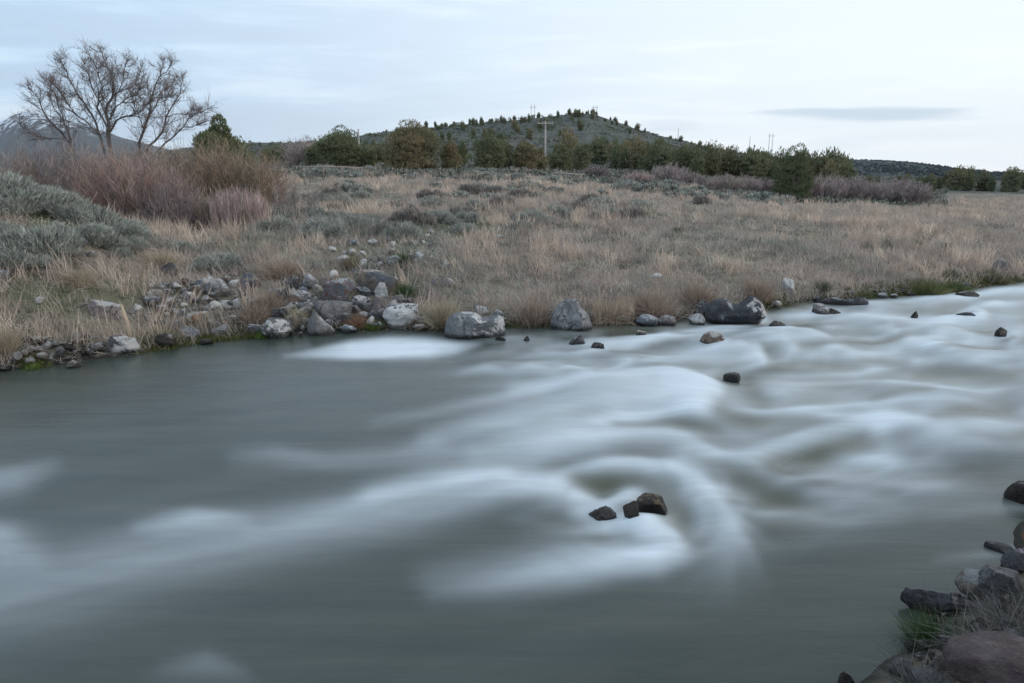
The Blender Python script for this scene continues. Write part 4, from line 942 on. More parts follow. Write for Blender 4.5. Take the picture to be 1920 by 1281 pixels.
# moss and bright weed fringe at the waterline
X, Y, r = field(26000, 15, -1.0, 1.0, -.05, 1.0)
px, py, dep = proj(X, Y, far_z(X, Y))
zones = [(470, 632, 40, 8, 1), (390, 642, 50, 7, .7), (290, 655, 40, 9, .6), (60, 686, 18, 8, 1), (700, 612, 22, 8, 1), (485, 628, 16, 8, 1), (1455, 574, 24, 9, .9), (1760, 548, 90, 12, 1), (1850, 530, 60, 6, .8), (1390, 0, 1, 1, 0), (930, 614, 30, 6, .6), (985, 612, 40, 6, .7), (842, 616, 12, 6, .9), (1640, 560, 60, 6, .4)]
kp = sum(q*np.exp(-(((px-a)/ra)**2+((py-b+3)/(rb*1.3))**2)) for a, b, ra, rb, q in zones)
k_ = r.random(len(X)) < kp; X, Y = X[k_], Y[k_]; X, Y = np.repeat(X, 8), np.repeat(Y, 8); M = len(X)
P = np.stack([X+r.normal(size=M)*.05, Y+r.normal(size=M)*.05, np.maximum(far_z(X, Y), 0)-.01], 1)
D = unit(np.stack([r.normal(size=M)*.5, r.normal(size=M)*.5-.2, np.ones(M)], 1))
C = np.array([[.10, .13, .035], [.15, .15, .05], [.07, .10, .03], [.18, .15, .07]])[r.integers(0, 4, M)]*(1+.2*r.normal(size=(M, 1)))
A = Acc(); A.blades(P, D, r.uniform(.04, .13, M), np.full(M, .012), np.clip(C, .01, .5), .5, r=r)
tag(link('moss', A.mesh('moss', M_GREEN)), 'yellow-green moss and weed fringe along the far waterline', 'moss', kind='stuff')

# ================================================================== SAGEBRUSH
def sage_mesh(seed, nst=150, wl=.012, tones=((.37, .39, .345), (.46, .47, .42), (.27, .29, .25), (.40, .39, .36))):
    r = np.random.default_rng(seed); A = Acc()
    # woody base
    for i in range(14):
        a = r.random()*2*pi; e = r.uniform(.3, 1.1); d = np.array([cos(a)*cos(e), sin(a)*cos(e), sin(e)]); L = r.uniform(.25, .55)
        A.tube([(0, 0, -.05), d*L*.5+r.normal(size=3)*.03, d*L], [.022, .014, .006], (.13, .11, .10), 4)
    # sprays over a lumpy dome of radius ~.5
    n_ = nst; lob = unit(r.normal(size=(7, 3))*np.array([1, 1, .6])+np.array([0, 0, .5]))
    for i in range(n_):
        d = unit(r.normal(size=3)*np.array([1, 1, .7])+np.array([0, 0, .45])); d[2] = abs(d[2])*.9+.03
        b = np.max(lob@d); rad = .30+.20*smooth(.6, 1., b)+r.uniform(-.06, .03)
        c = d*rad*np.array([1, 1, .85]); m_ = 11
        P = c+r.normal(size=(m_, 3))*.035
        D = unit(d*.6+np.array([0, 0, .8])+r.normal(size=(m_, 3))*.35)
        base = np.array(tones[r.integers(len(tones))])*(r.uniform(.8, 1.2))
        A.blades(P, D, r.uniform(.06, .16, m_), np.full(m_, wl)*r.uniform(.8, 1.6, m_), jitcol(base, m_, .12, .03, r), .3, r=r)
    # inner leaves fill the shrub
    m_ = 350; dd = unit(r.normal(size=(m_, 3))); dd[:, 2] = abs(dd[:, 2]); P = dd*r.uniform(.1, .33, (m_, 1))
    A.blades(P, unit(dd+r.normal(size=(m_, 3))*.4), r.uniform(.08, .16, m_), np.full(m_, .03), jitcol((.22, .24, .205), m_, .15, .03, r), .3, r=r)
    return A.mesh('sagebrush', M_SAGE)
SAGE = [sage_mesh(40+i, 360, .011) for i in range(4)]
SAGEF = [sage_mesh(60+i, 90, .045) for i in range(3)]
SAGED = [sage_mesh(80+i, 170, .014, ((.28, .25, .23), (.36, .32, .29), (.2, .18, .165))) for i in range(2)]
def sage(X, Y, size, label, group, far=False, r=random, dry=False):
    z = g1(X, Y); me = (SAGED if dry else (SAGEF if far else SAGE))[r.randrange(2 if dry else (3 if far else 4))]
    o = link('sagebrush', me, None, (X, Y, z-.02), (0, 0, r.random()*6.3), (size, size*r.uniform(.85, 1.15), size*r.uniform(.75, 1.05)))
    tag(o, label, 'sagebrush', group); return o
rs = random.Random(5)
MOUND = [(8, 375, 62), (40, 385, 66), (78, 388, 60), (112, 398, 60), (20, 400, 50), (150, 412, 60), (178, 428, 64), (205, 440, 60), (228, 452, 44), (60, 396, 44), (30, 478, 58), (80, 470, 72), (112, 480, 52), (12, 500, 50), (52, 500, 46), (165, 450, 50), (190, 462, 46), (240, 470, 38), (140, 395, 40), (100, 372, 50), (-30, 390, 70), (-40, 470, 70), (205, 412, 40), (420, 500, 42), (398, 505, 36), (215, 480, 34), (345, 470, 30), (0, 440, 40)]
for i, (a, b, s_) in enumerate(MOUND):
    X, Y, Z = hit(a, b); _, _, dep = proj(X, Y, Z)
    row = 'on the crest' if b < 415 else ('on the right flank' if a > 140 else 'low on the side')
    sage(X, Y, s_*dep/F*1.75, f'{"broad" if s_ > 55 else "small"} grey-green sagebrush {row} of the left mound'+(', '+('at the very left' if a < 15 else 'near the left edge' if a < 45 else 'left of the tan boulder' if a < 100 else 'by the tan boulder' if a < 146 else 'by the dark blocky boulder' if a < 184 else 'by the pinkish rock' if a < 225 else 'at its right foot' if a < 260 else 'out in the grass')) , 'sagebrush on the left mound', r=rs)
# shrubs through the field
def zone(px): return ('left field by the thin sapling' if px < 570 else 'field below the post-and-rail fence' if px < 640 else 'field below the short pole' if px < 710 else 'field below the tallest juniper' if px < 800 else 'field below the small rusty juniper' if px < 870 else 'field below the two-topped juniper' if px < 950 else 'field below the rust-topped juniper' if px < 1010 else 'field below the utility pole' if px < 1060 else 'field right of the utility pole' if px < 1150 else 'field below the tan-pink clump' if px < 1240 else 'field below the tall pale willow' if px < 1330 else 'field below the grey willows' if px < 1440 else 'right field')
cnt = 0
while cnt < 150:
    a = rs.uniform(480, 1560); b = rs.uniform(338, 470)
    if b > 480-(a-480)*.10 or (rs.random() < (b-338)/170): continue
    if n2(np.array([a/60.]), np.array([b/18.]), 1, 2, 3)[0] < -.12: continue
    X, Y, Z = hit(a, b)
    if Y > 75: continue
    cnt += 1; s_ = rs.uniform(.7, 1.45); dry = rs.random() < .22
    sage(X, Y, s_, f'{"dry brown" if dry else "grey-green"} {"wide" if s_ > 1.05 else "low"} sagebrush in the {zone(a)}, {"near the bank" if Y < 24 else "beyond the bank" if Y < 30 else "halfway back" if Y < 38 else "well back" if Y < 50 else "far back"}', 'sagebrush in the field', Y > 34, rs, dry)
cnt = 0
while cnt < 110:       # the denser belt under the junipers
    a = rs.uniform(470, 1480); Y = rs.uniform(56, 96) if a < 1250 else rs.uniform(50, 80)
    X = (a-960)/F*.970*Y; cnt += 1; s_ = rs.uniform(.9, 1.9)
    sage(X, Y, s_, f'{"big" if s_ > 1.4 else "middling"} pale sagebrush in the belt {"under the big junipers" if a < 900 else "around the utility pole" if a < 1120 else "before the dark juniper wood"}', 'sagebrush belt before the junipers', True, rs)
# low scrub nobody could count: hillside and belt
r = np.random.default_rng(77); N = 42000
u = r.uniform(-.55, .62, N); Y = np.exp(r.uniform(np.log(60), np.log(430), N)); X = u*Y
kk = r.random(N) < smooth(-.35, .2, n2(X, Y, 16, 3, 14)); X, Y = X[kk], Y[kk]; N = len(X); Z = far_z(X, Y)
m_ = 9; c_ = np.repeat(np.arange(N), m_); sz = r.uniform(.25, .6, N)*(1+Y/420)
P = np.stack([X[c_], Y[c_], Z[c_]], 1)+r.normal(size=(N*m_, 3))*(sz[c_]*.42)[:, None]*np.array([1, 1, .35])
D = unit(r.normal(size=(N*m_, 3))*.7+np.array([0, 0, 1]))
tone = np.array([[.16, .18, .15], [.26, .27, .24], [.07, .085, .06], [.24, .21, .18]])[r.integers(0, 4, N)]
A = Acc(); A.blades(P, D, sz[c_]*r.uniform(.5, 1.1, N*m_), sz[c_]*.42, np.clip(tone[c_]*(1+.15*r.normal(size=(N*m_, 1))), .01, .5), .4, r=r)
tag(link('scrub', A.mesh('scrub', M_SAGE)), 'low grey sage scrub dotting the flats and the hillside', 'scrub', kind='stuff')

# ================================================================== JUNIPERS
def juniper_crown(seed, h, w, nspray, leaf, tone, tone2=None, split=1, dome=4.0):
    """lumpy, dense crown of many leaf sprays; height h, width w, base at .06 h"""
    r = np.random.default_rng(seed); A = Acc(); tone = np.array(tone); tone2 = np.array(tone2 if tone2 is not None else tone*.75)
    lobes = []
    tops = [(0, 0, 1.0)]+[(r.uniform(-.28, .28)*w, r.uniform(-.25, .25)*w, r.uniform(.72, .92)) for _ in range(split)]
    for tx, ty, th in tops:
        for k_ in range(11):
            f_ = k_/10; zc = h*th*(.10+.80*f_); rr = w*.5*(1-.18*(1-f_)**3)*math.sqrt(max(0, 1-(max(0, f_-.12)/.93)**dome))
            for j in range(3 if k_ < 9 else 1):
                an = r.random()*2*pi; q = rr*r.uniform(.25, .62)
                lobes.append((tx*(.3+.7*f_)+q*cos(an), ty*(.3+.7*f_)+q*sin(an), zc, max(.14*w, rr*r.uniform(.42, .62)), h*r.uniform(.09, .16)))
    lobes = np.array(lobes); K = len(lobes)
    pw_ = lobes[:, 3]*lobes[:, 4]*(1+1.2*(lobes[:, 2] > h*.6)); pick = r.choice(K, nspray, p=pw_/pw_.sum()); d = unit(r.normal(size=(nspray, 3))+np.array([0, 0, .25]))
    L_ = lobes[pick]; rad = r.uniform(.78, 1.06, nspray)*(1+.16*vnoise(d*3.1+pick[:, None]*7.))
    P = L_[:, :3]+d*np.stack([L_[:, 3], L_[:, 3], L_[:, 4]], 1)*rad[:, None]
    P[:, 2] = np.maximum(P[:, 2], h*.02+abs(r.normal(size=nspray))*.04*h)
    D = unit(d*.6+np.array([0, 0, 1.25])+r.normal(size=(nspray, 3))*.3)
    lt = r.random(K)[pick][:, None]; C = tone*(1-lt)+tone2*lt; C = C*(1+.22*r.normal(size=(nspray, 1)))
    A.blades(P, D, leaf*r.uniform(.9, 2.1, nspray), leaf*r.uniform(.35, .7, nspray), np.clip(C, .008, .4), .3, r=r)
    Dv, T = ICO[2]                    # filler cores stop see-through; crown's inner shade painted as darker colour
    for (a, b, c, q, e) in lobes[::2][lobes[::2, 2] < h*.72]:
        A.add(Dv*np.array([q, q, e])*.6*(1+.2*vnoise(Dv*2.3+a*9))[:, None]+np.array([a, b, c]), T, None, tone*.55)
    return A
GRN, OLV, RST, GRY = (.14, .16, .085), (.195, .20, .115), (.25, .195, .11), (.23, .24, .18)
def juniper(px, Y, wpx, top, tone, tone2, label, seed, n_=9000, split=1, group='big junipers behind the field'):
    X = (px-960)/F*.970*Y; z = g1(X, Y)
    h = z_at(top, Y)-z; w_ = wpx/F*Y
    root = bpy.data.objects.new('juniper_tree', None); COL.objects.link(root); root.location = (X, Y, z-.1)
    tag(root, label, 'juniper tree', group)
    A = Acc(); A.tube([(0, 0, -.1), (.05*h, .02, .3*h), (-.02*h, 0, .75*h)], [.07*w_, .05*w_, .015*w_], (.13, .10, .085), 7)
    r = np.random.default_rng(seed)
    for k_ in range(7):
        a = r.random()*6.3; A.tube([(0, 0, .05*h), (.18*w_*cos(a), .18*w_*sin(a), .2*h), (.32*w_*cos(a), .32*w_*sin(a), .42*h)], [.035*w_, .02*w_, .008*w_], (.13, .10, .085), 5)
    link('trunk', A.mesh('trunk', M_BARK), root)
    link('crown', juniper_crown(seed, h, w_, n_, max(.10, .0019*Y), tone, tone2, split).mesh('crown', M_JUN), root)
    return root
for a in [
 (412, 46, 92, 218, GRN, OLV, 'dark green juniper standing up behind the willow thicket on the left', 201, 20000, 0),
 (450, 60, 60, 258, GRN, OLV, 'low dark juniper on the right shoulder of the juniper behind the willows', 202, 4000, 1),
 (640, 84, 84, 237, GRN, OLV, 'broad green juniper left of the short leaning pole', 203, 9000, 2),
 (600, 88, 60, 268, GRN, OLV, 'low green juniper at the left foot of the broad green one', 204, 5000, 1),
 (682, 86, 46, 276, OLV, GRN, 'low juniper right behind the broad green one', 205, 4000, 1),
 (765, 78, 92, 223, RST, OLV, 'tallest rust-brown juniper in the middle of the row', 206, 14000, 2),
 (803, 80, 54, 240, GRY, OLV, 'grey-green juniper leaning against the tallest rust-brown one', 207, 7000, 1),
 (735, 82, 36, 268, OLV, RST, 'small olive juniper at the left side of the tallest one', 208, 3500, 1),
 (845, 82, 42, 264, RST, OLV, 'small rusty juniper right of the tallest one', 209, 4000, 0),
 (915, 88, 66, 248, OLV, GRN, 'wide green juniper with two tops in the middle of the row', 210, 9000, 2),
 (940, 91, 50, 262, GRN, OLV, 'green juniper joined to the right of the two-topped one', 211, 5000, 1),
 (984, 90, 50, 265, RST, OLV, 'round rust-topped juniper left of the utility pole', 212, 6000, 1),
 (1012, 94, 34, 278, OLV, RST, 'small juniper just left of the utility pole', 213, 3000, 0),
 (1053, 97, 46, 272, OLV, GRN, 'round olive juniper just right of the utility pole', 214, 4500, 1),
 (1088, 104, 36, 268, OLV, GRN, 'olive juniper second to the right of the utility pole', 215, 3500, 1),
 (866, 110, 22, 268, GRN, OLV, 'narrow dark juniper in the gap left of the two-topped one', 216, 2500, 0),
 (1492, 64, 66, 268, GRN, GRN, 'tall dark juniper standing alone at the edge of the right willows', 217, 9000, 1),
 (1468, 68, 38, 304, OLV, GRN, 'low juniper at the left foot of the tall lone dark one', 218, 4500, 1),
 (572, 95, 36, 278, OLV, GRN, 'small olive juniper beside the bare pinkish shrub', 219, 3000, 1),
 (500, 110, 26, 280, OLV, GRN, 'small juniper seen over the right end of the willow thicket', 220, 2000, 1),
 (1745, 130, 26, 333, GRN, GRN, 'rounded dark juniper right of the right-hand willows', 221, 2500, 1)]:
    juniper(*a)
# woodland junipers farther off: six shapes, copied
def small_jun(seed, tone, tone2, slim):
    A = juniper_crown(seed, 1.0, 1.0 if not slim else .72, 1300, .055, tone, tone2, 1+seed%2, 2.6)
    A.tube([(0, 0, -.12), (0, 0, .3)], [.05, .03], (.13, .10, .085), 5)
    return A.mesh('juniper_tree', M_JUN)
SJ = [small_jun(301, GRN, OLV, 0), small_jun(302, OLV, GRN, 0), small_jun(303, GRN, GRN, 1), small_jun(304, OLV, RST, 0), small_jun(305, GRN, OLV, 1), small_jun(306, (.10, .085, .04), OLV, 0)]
SJN = ['dark green', 'olive', 'narrow dark', 'olive-brown', 'slim green', 'brownish']
def hjun(px, Y, h, where, group):
    X = (px-960)/F*.970*Y; z = g1(X, Y); v = rs.randrange(6)
    o = link('juniper_tree', SJ[v], None, (X, Y, z-.05*h), (0, 0, rs.random()*6.3), (h*rs.uniform(.62, .98), h*rs.uniform(.62, .98), h))
    tag(o, f'{SJN[v]} {"tall" if h > 5.4 else "short" if h < 3.4 else "middling"} juniper {where}', 'juniper tree', group)
for i in range(85):    # belt right of the pole
    a = rs.uniform(1060, 1590); Y = rs.uniform(112, 215)+(a-1060)*.03
    hjun(a, Y, rs.uniform(4.2, 7.2), ('front' if Y < 145 else 'middle' if Y < 185 else 'back')+' of the dark belt '+('above the purple bush' if a < 1140 else 'above the tan-pink clump' if a < 1225 else 'above the tall pale willow' if a < 1285 else 'left of its middle' if a < 1340 else 'right of its middle' if a < 1400 else 'above the grey willow' if a < 1450 else 'behind the lone dark juniper' if a < 1510 else 'at the right foot of the hill'), 'junipers of the dark belt')
for i in range(84):    # ridge line
    a = rs.uniform(600, 1440); a = a if rs.random() < .5 else rs.gauss(rs.choice((840, 900, 960, 1075, 1095, 1130, 1250)), 14)
    hjun(a, rs.uniform(390, 424), rs.uniform(1.6, 4.3), 'on the hill crest '+('left of the summit' if a < 900 else 'at the summit' if a < 1120 else 'on the falling right shoulder'), 'junipers along the hill crest')
for i in range(58):    # open slope
    a = rs.uniform(490, 1330); Y = rs.uniform(230, 400)
    hjun(a, Y, rs.uniform(2.6, 5.2), 'on the open hillside '+('above the left junipers' if a < 720 else 'below the left crest' if a < 950 else 'below the summit' if a < 1140 else 'below the right shoulder'), 'junipers on the open hillside')
for i in range(18):
    a = rs.uniform(470, 720); hjun(a, rs.uniform(115, 200), rs.uniform(3, 5), 'on the low rise behind the left junipers', 'junipers on the low left rise')
for i in range(26):
    a = rs.uniform(1780, 1990); hjun(a, rs.uniform(170, 230), rs.uniform(4.5, 7), 'in the dark row across the right-hand meadow', 'junipers across the meadow')
for i in range(12):
    a = rs.uniform(1540, 1780); hjun(a, rs.uniform(200, 260), rs.uniform(2.5, 4.5), 'behind the right willows', 'junipers behind the right willows')
# young junipers too many and too small to count, on the same hillside
r = np.random.default_rng(93); A = Acc(); Dv, T = ICO[2]
N = 2600; a_ = r.uniform(470, 1500, N); Y_ = r.uniform(150, 422, N); X_ = (a_-960)/F*.970*Y_
kk = r.random(N) < smooth(-.1, .35, n2(X_, Y_, 26, 3, 44))*(.35+.65*smooth(330, 400, Y_)); a_, Y_, X_ = a_[kk], Y_[kk], X_[kk]; Z_ = far_z(X_, Y_)
for x0_, y0_, z0_ in zip(X_, Y_, Z_):
    q = r.uniform(.8, 2.3); m_ = 60; d = unit(r.normal(size=(m_, 3))); P = np.array([x0_, y0_, z0_+q*.5])+d*np.array([.42, .42, .5])*q*r.uniform(.5, 1, (m_, 1))
    A.blades(P, unit(d+np.array([0, 0, .8])), q*r.uniform(.12, .3, m_), np.full(m_, q*.16), np.array(GRN)*r.uniform(.7, 1.25, (m_, 1)), .3, r=r)
tag(link('juniper_scrub', A.mesh('juniper_scrub', M_JUN)), 'young junipers dotted thickly over the hillside and its crest', 'woods', kind='stuff')
# woods on the far ridge: one mass of crowns
r = np.random.default_rng(91); A = Acc(); N = 1500
pts_ = [(1300, 346), (1420, 312), (1500, 296), (1560, 297), (1620, 299), (1700, 303), (1800, 315), (1860, 321), (1950, 325), (2200, 338), (2500, 345)]
Dv, T = ICO[2]
pxs = r.uniform(1480, 2050, N); rr_ = -r.random(N)**1.3*.85
for a, q in zip(pxs, rr_):
    Y = 1500+q*420; X = (a-960)/F*.970*Y; top = z_at(np.interp(a, [p_[0] for p_ in pts_], [p_[1] for p_ in pts_]), 1500)-2
    z = top*max(0, 1-abs(q)**1.15); s_ = r.uniform(2.0, 4.2)
    A.add(Dv*np.array([s_, s_, s_*.9])*(1+.3*vnoise(Dv*2.2+a))[:, None]+np.array([X, Y, z]), T, None, np.array((.035, .05, .045))*r.uniform(.7, 1.1))  # bluish dark crowns: distance haze painted into their colour
tag(link('woods', A.mesh('woods', M_JUN)), 'scattered dark junipers on the far ridge, too many to count', 'woods', kind='stuff')

# ================================================================== WILLOWS AND BARE SHRUBS
def willow(px, Y, wpx, top, tones, label, seed, nst=260, twigs=14, up=1.0, group='bare willow thicket on the left', name='willow_shrub', wk=.0006, base=None, depth=.8, cat='willow'):
    r = np.random.default_rng(seed); X = (px-960)/F*.970*Y; z = g1(X, Y) if base is None else z_at(base, Y)
    h = z_at(top, Y)-z; w_ = wpx/F*Y
    root = bpy.data.objects.new(name, None); COL.objects.link(root); root.location = (X, Y, z); tag(root, label, cat, group)
    tones = np.array(tones)*1.75; tones = tones*.72+tones.mean(axis=1, keepdims=True)*.28*np.array([1.02, 1., .97]); wid = max(.005, wk*Y*.75); twigs = int(twigs*1.5)
    # main stems fan out of a wide rootstock and arch at their tops
    b = r.uniform(-1, 1, (nst, 2))*np.array([.36*w_, .30*w_*depth]); out = b/np.array([.36*w_, .30*w_*depth])
    ln = h*r.uniform(.5, 1.03, nst)*(1-.38*np.hypot(out[:, 0], out[:, 1])**2*.6)
    D = unit(np.stack([out[:, 0]*.38/up+r.normal(size=nst)*.15/up, out[:, 1]*.3/up+r.normal(size=nst)*.15/up, np.ones(nst)], 1))
    P = np.stack([b[:, 0], b[:, 1], np.full(nst, -.1)], 1)
    tid = r.integers(0, len(tones), nst)
    A = Acc(); A.blades(P, D, ln, wid*2.4*r.uniform(.7, 1.3, nst), np.clip(tones[tid]*.72*(1+.15*r.normal(size=(nst, 1))), .01, .6), .12, r=r)
    link('stems', A.mesh('stems', M_TWIG), root)
    B = Acc(); M = nst*twigs; s_ = np.repeat(np.arange(nst), twigs); f_ = r.uniform(.22, .98, M)**.8
    Pt = P[s_]+D[s_]*(ln[s_]*f_)[:, None]+r.normal(size=(M, 3))*.03*h*np.array([1, 1, .5])
    Dt = unit(D[s_]+r.normal(size=(M, 3))*np.array([.62, .62, .3])/up+np.array([0, 0, .25]))
    Ct = np.clip(tones[tid[s_]]*(1+.2*r.normal(size=(M, 1)))*(1+.05*r.normal(size=(M, 3))), .01, .7)
    B.blades(Pt, Dt, h*r.uniform(.09, .24, M), wid*r.uniform(.7, 1.3, M), Ct, .25, r=r)
    link('twigs', B.mesh('twigs', M_TWIG), root)
    return root
PUR = [(.17, .13, .125), (.21, .16, .145), (.14, .112, .11)]
RED = [(.25, .14, .11), (.28, .175, .135), (.20, .13, .115)]
TAN = [(.24, .185, .15), (.20, .16, .135), (.28, .21, .165)]
OLI = [(.20, .15, .085), (.17, .135, .08), (.24, .16, .10), (.15, .12, .095)]
PNK = [(.30, .20, .185), (.255, .17, .16), (.33, .245, .215)]
GPK = [(.25, .19, .18), (.21, .165, .165), (.29, .225, .20)]
for a in [
 (40, 27, 180, 260, PUR+OLI[:1], 'dark purple-brown willow at the far left behind the mound', 401, 260, 14),
 (120, 28, 190, 250, PUR+TAN[:1], 'tall purple-brown willow under the left limbs of the bare tree', 402, 320, 15),
 (185, 26, 160, 272, TAN+PUR, 'grey-brown willow in front of the bare tree trunk', 403, 280, 14),
 (235, 25.5, 140, 278, RED, 'red-orange willow below the bare tree, brightest of the thicket', 404, 330, 15),
 (285, 25, 130, 296, RED[1:]+PUR, 'dull red willow right of the brightest red-orange one', 405, 260, 14),
 (345, 24.5, 150, 345, PUR, 'low purple-grey willow at the front of the thicket', 406, 300, 14),
 (300, 30, 140, 258, PUR+TAN, 'grey willow behind the red ones under the right limbs of the tree', 407, 260, 14),
 (372, 30, 170, 254, OLI, 'olive willow at the right of the bare tree', 408, 340, 15),
 (440, 29, 150, 258, OLI+RED[:1], 'orange-tipped olive willow, widest at the right end of the thicket', 409, 340, 15),
 (195, 28.5, 170, 262, TAN+PUR, 'tall grey-brown willow hiding the foot of the bare tree', 415, 300, 14),
 (275, 28, 150, 264, TAN+RED[:1], 'tall brownish willow hiding the right stems of the bare tree', 416, 280, 14),
 (488, 30, 60, 300, TAN+PUR, 'small reddish willow at the right tip of the thicket', 410, 160, 12)]:
    willow(*a)
willow(445, 23.5, 120, 346, PNK, 'dense pink upright willow wands in front of the olive willow', 411, 620, 7, 4.0)
willow(392, 24, 60, 352, TAN+OLI, 'short olive-brown wands left of the pink willow', 412, 240, 8, 2.5)
willow(540, 25, 70, 308, [(.15, .125, .115), (.2, .17, .155)], 'thin grey bare sapling right of the pink willow wands', 413, 26, 26, .9, group=None, name='bare_sapling', cat='sapling')
willow(574, 92, 52, 247, GPK, 'pale bare bush on the low rise left of the junipers', 414, 120, 16, .7, group=None, name='bare_bush', cat='bush')
RW = 'bare willows on the right of the field'
for a in [
 (1545, 66, 80, 322, GPK, 'grey-pink willow right of the lone dark juniper', 421, 260, 12),
 (1590, 68, 80, 325, GPK+PUR, 'grey-pink willow second from the lone dark juniper', 422, 260, 12),
 (1635, 66, 70, 335, PUR+GPK, 'purplish willow in the middle of the right willows', 423, 240, 12),
 (1680, 67, 80, 330, GPK, 'wide grey-pink willow near the right end of the row', 424, 260, 12),
 (1718, 65, 56, 336, GPK+PUR, 'last small willow at the right end of the row', 425, 200, 12),
 (1400, 74, 60, 326, GPK, 'grey willow left of the lone dark juniper', 426, 200, 12),
 (1360, 72, 64, 324, TAN+GPK, 'tan-grey willow in front of the dark juniper belt', 427, 220, 12),
 (1290, 80, 60, 318, PUR+GPK, 'purplish willow below the middle of the dark belt', 428, 200, 12),
 (1255, 84, 60, 303, GPK, 'tall pale willow at the edge of the dark belt', 429, 200, 12),
 (1195, 76, 70, 320, PNK, 'tan-pink bushy clump right of the utility pole', 430, 260, 10),
 (1118, 82, 50, 308, PUR, 'dark purple bush right of the utility pole', 431, 200, 12),
 (1440, 76, 60, 332, PUR, 'low purple willow by the low juniper', 432, 160, 12),
 (1325, 76, 50, 330, PUR, 'low purple shrub in front of the belt', 433, 160, 12)]:
    willow(*a, group=RW)

# ---- the big bare tree
Yt = 31.0
def P3(px, py, off=0.0):
    Y = Yt+off; z = z_at(py, Y); return np.array([(px-960)/F*(Y*cos(PITCH)+(CAM_H-z)*sin(PITCH)), Y, z])
root = bpy.data.objects.new('bare_tree', None); COL.objects.link(root); b0 = P3(215, 300); b0[2] = g1(b0[0], b0[1]); root.location = b0
tag(root, 'tall leafless spreading tree rising out of the red willow thicket', 'tree')
LIMB = [
 ([(208, 400), (206, 330), (205, 268), (205, 238), (199, 214), (202, 196), (212, 179), (212, 155), (208, 137), (197, 116), (191, 99)], .20, 0),
 ([(205, 250), (219, 226), (231, 219), (255, 214), (268, 205), (280, 190)], .085, .8),
 ([(204, 275), (201, 238), (182, 202), (185, 179), (193, 164), (185, 146), (184, 131), (169, 105)], .10, -.8),
 ([(206, 330), (190, 262), (184, 247), (175, 220), (160, 196), (145, 176), (128, 146), (119, 125), (113, 113)], .12, .5),
 ([(186, 252), (160, 226), (139, 211), (122, 188), (119, 179), (104, 161)], .07, -1.2),
 ([(212, 179), (230, 170), (246, 164), (258, 150), (263, 135)], .06, .6),
 ([(207, 215), (219, 199), (237, 185), (252, 179), (262, 168)], .06, -.6),
 ([(205, 225), (216, 205), (217, 180), (228, 160), (232, 135), (238, 118)], .06, 1.0),
 ([(195, 210), (180, 180), (172, 160), (166, 140), (158, 125)], .05, 1.3),
 ([(160, 400), (148, 330), (130, 268), (119, 253), (95, 229), (80, 208), (74, 187), (59, 170)], .13, .3),
 ([(128, 265), (108, 259), (89, 259), (59, 250), (39, 235)], .07, -.6),
 ([(140, 300), (133, 262), (119, 226), (110, 202), (104, 179), (89, 155)], .08, 1.0),
 ([(120, 228), (100, 200), (92, 180), (96, 160)], .04, .4),
 ([(262, 400), (258, 330), (261, 268), (270, 244), (279, 217), (282, 190), (289, 170), (300, 143), (305, 119)], .15, 0),
 ([(262, 320), (279, 274), (303, 250), (311, 220), (323, 199), (338, 176), (341, 155)], .12, .9),
 ([(311, 220), (326, 214), (350, 214), (362, 205)], .05, 1.2),
 ([(262, 340), (290, 290), (326, 256), (344, 238), (365, 214), (388, 205)], .09, -.9),
 ([(270, 244), (262, 222), (252, 200), (248, 180)], .05, -1.0),
 ([(282, 190), (296, 182), (306, 170), (322, 160)], .045, .8),
 ([(279, 217), (292, 200), (300, 185), (318, 180)], .05, -1.2),
 ([(300, 143), (312, 135), (318, 125)], .03, 0),
 ([(344, 238), (360, 240), (375, 232)], .035, -.5)]
rt = np.random.default_rng(12); A = Acc(); TW = []
def jag(pts):
    pts = np.array(pts); out_ = [pts[0]]
    for a, b in zip(pts[:-1], pts[1:]):
        L = np.linalg.norm(b-a); out_.append((a+b)/2+rt.normal(size=3)*L*.04); out_.append(b)
    return np.array(out_)
def branch(p, d, L, r0, lvl):
    n_ = 4; pts = [p]; dd = d
    for i in range(n_):
        dd = unit(dd+rt.normal(size=3)*.15+np.array([0, 0, .07])); pts.append(pts[-1]+dd*L/n_)
    pts = np.array(pts); A.tube(pts-b0, np.linspace(r0, r0*.35, n_+1), (.14, .12, .115), 4 if lvl > 1 else 5)
    for k_ in range(3):
        q = rt.integers(1, n_+1); TW.append((pts[q], unit(dd+rt.normal(size=3)*.7+np.array([0, 0, .12])), rt.uniform(.2, .55)))
    if lvl < 3:
        for k_ in range(5 if lvl == 1 else 4):
            q = rt.integers(1, n_+1); e = unit(dd+rt.normal(size=3)*.62+np.array([0, 0, .06]))
            branch(pts[q], e, L*rt.uniform(.4, .7), r0*.55, lvl+1)
    else:
        for k_ in range(6):
            q = rt.integers(1, n_+1); TW.append((pts[q], unit(dd+rt.normal(size=3)*.42+np.array([0, 0, .15])), L*rt.uniform(.35, .9)))
for pts, r0, off in LIMB:
    n_ = len(pts); off0 = 0 if n_ > 7 else off*.4
    Q = jag([P3(a, b, off0+(off-off0)*i/(n_-1)) for i, (a, b) in enumerate(pts)])
    A.tube(Q-b0, np.linspace(r0*.48, .012, len(Q)), (.16, .14, .13), 7)
    for i in range(3, len(Q)):
        py_ = CY; d = unit(Q[i]-Q[i-1])
        if Q[i][2] < 4.0: continue
        for k_ in range(3 if i < len(Q)-1 else 4):
            e = unit(d+rt.normal(size=3)*.55); f_ = 1-i/len(Q)
            branch(Q[i], e, rt.uniform(.45, .95)*(1+.4*f_)*(.5 if i >= len(Q)-4 else .85), max(.012, .022*f_), 2)
link('trunk', A.mesh('trunk', M_BARK), root)
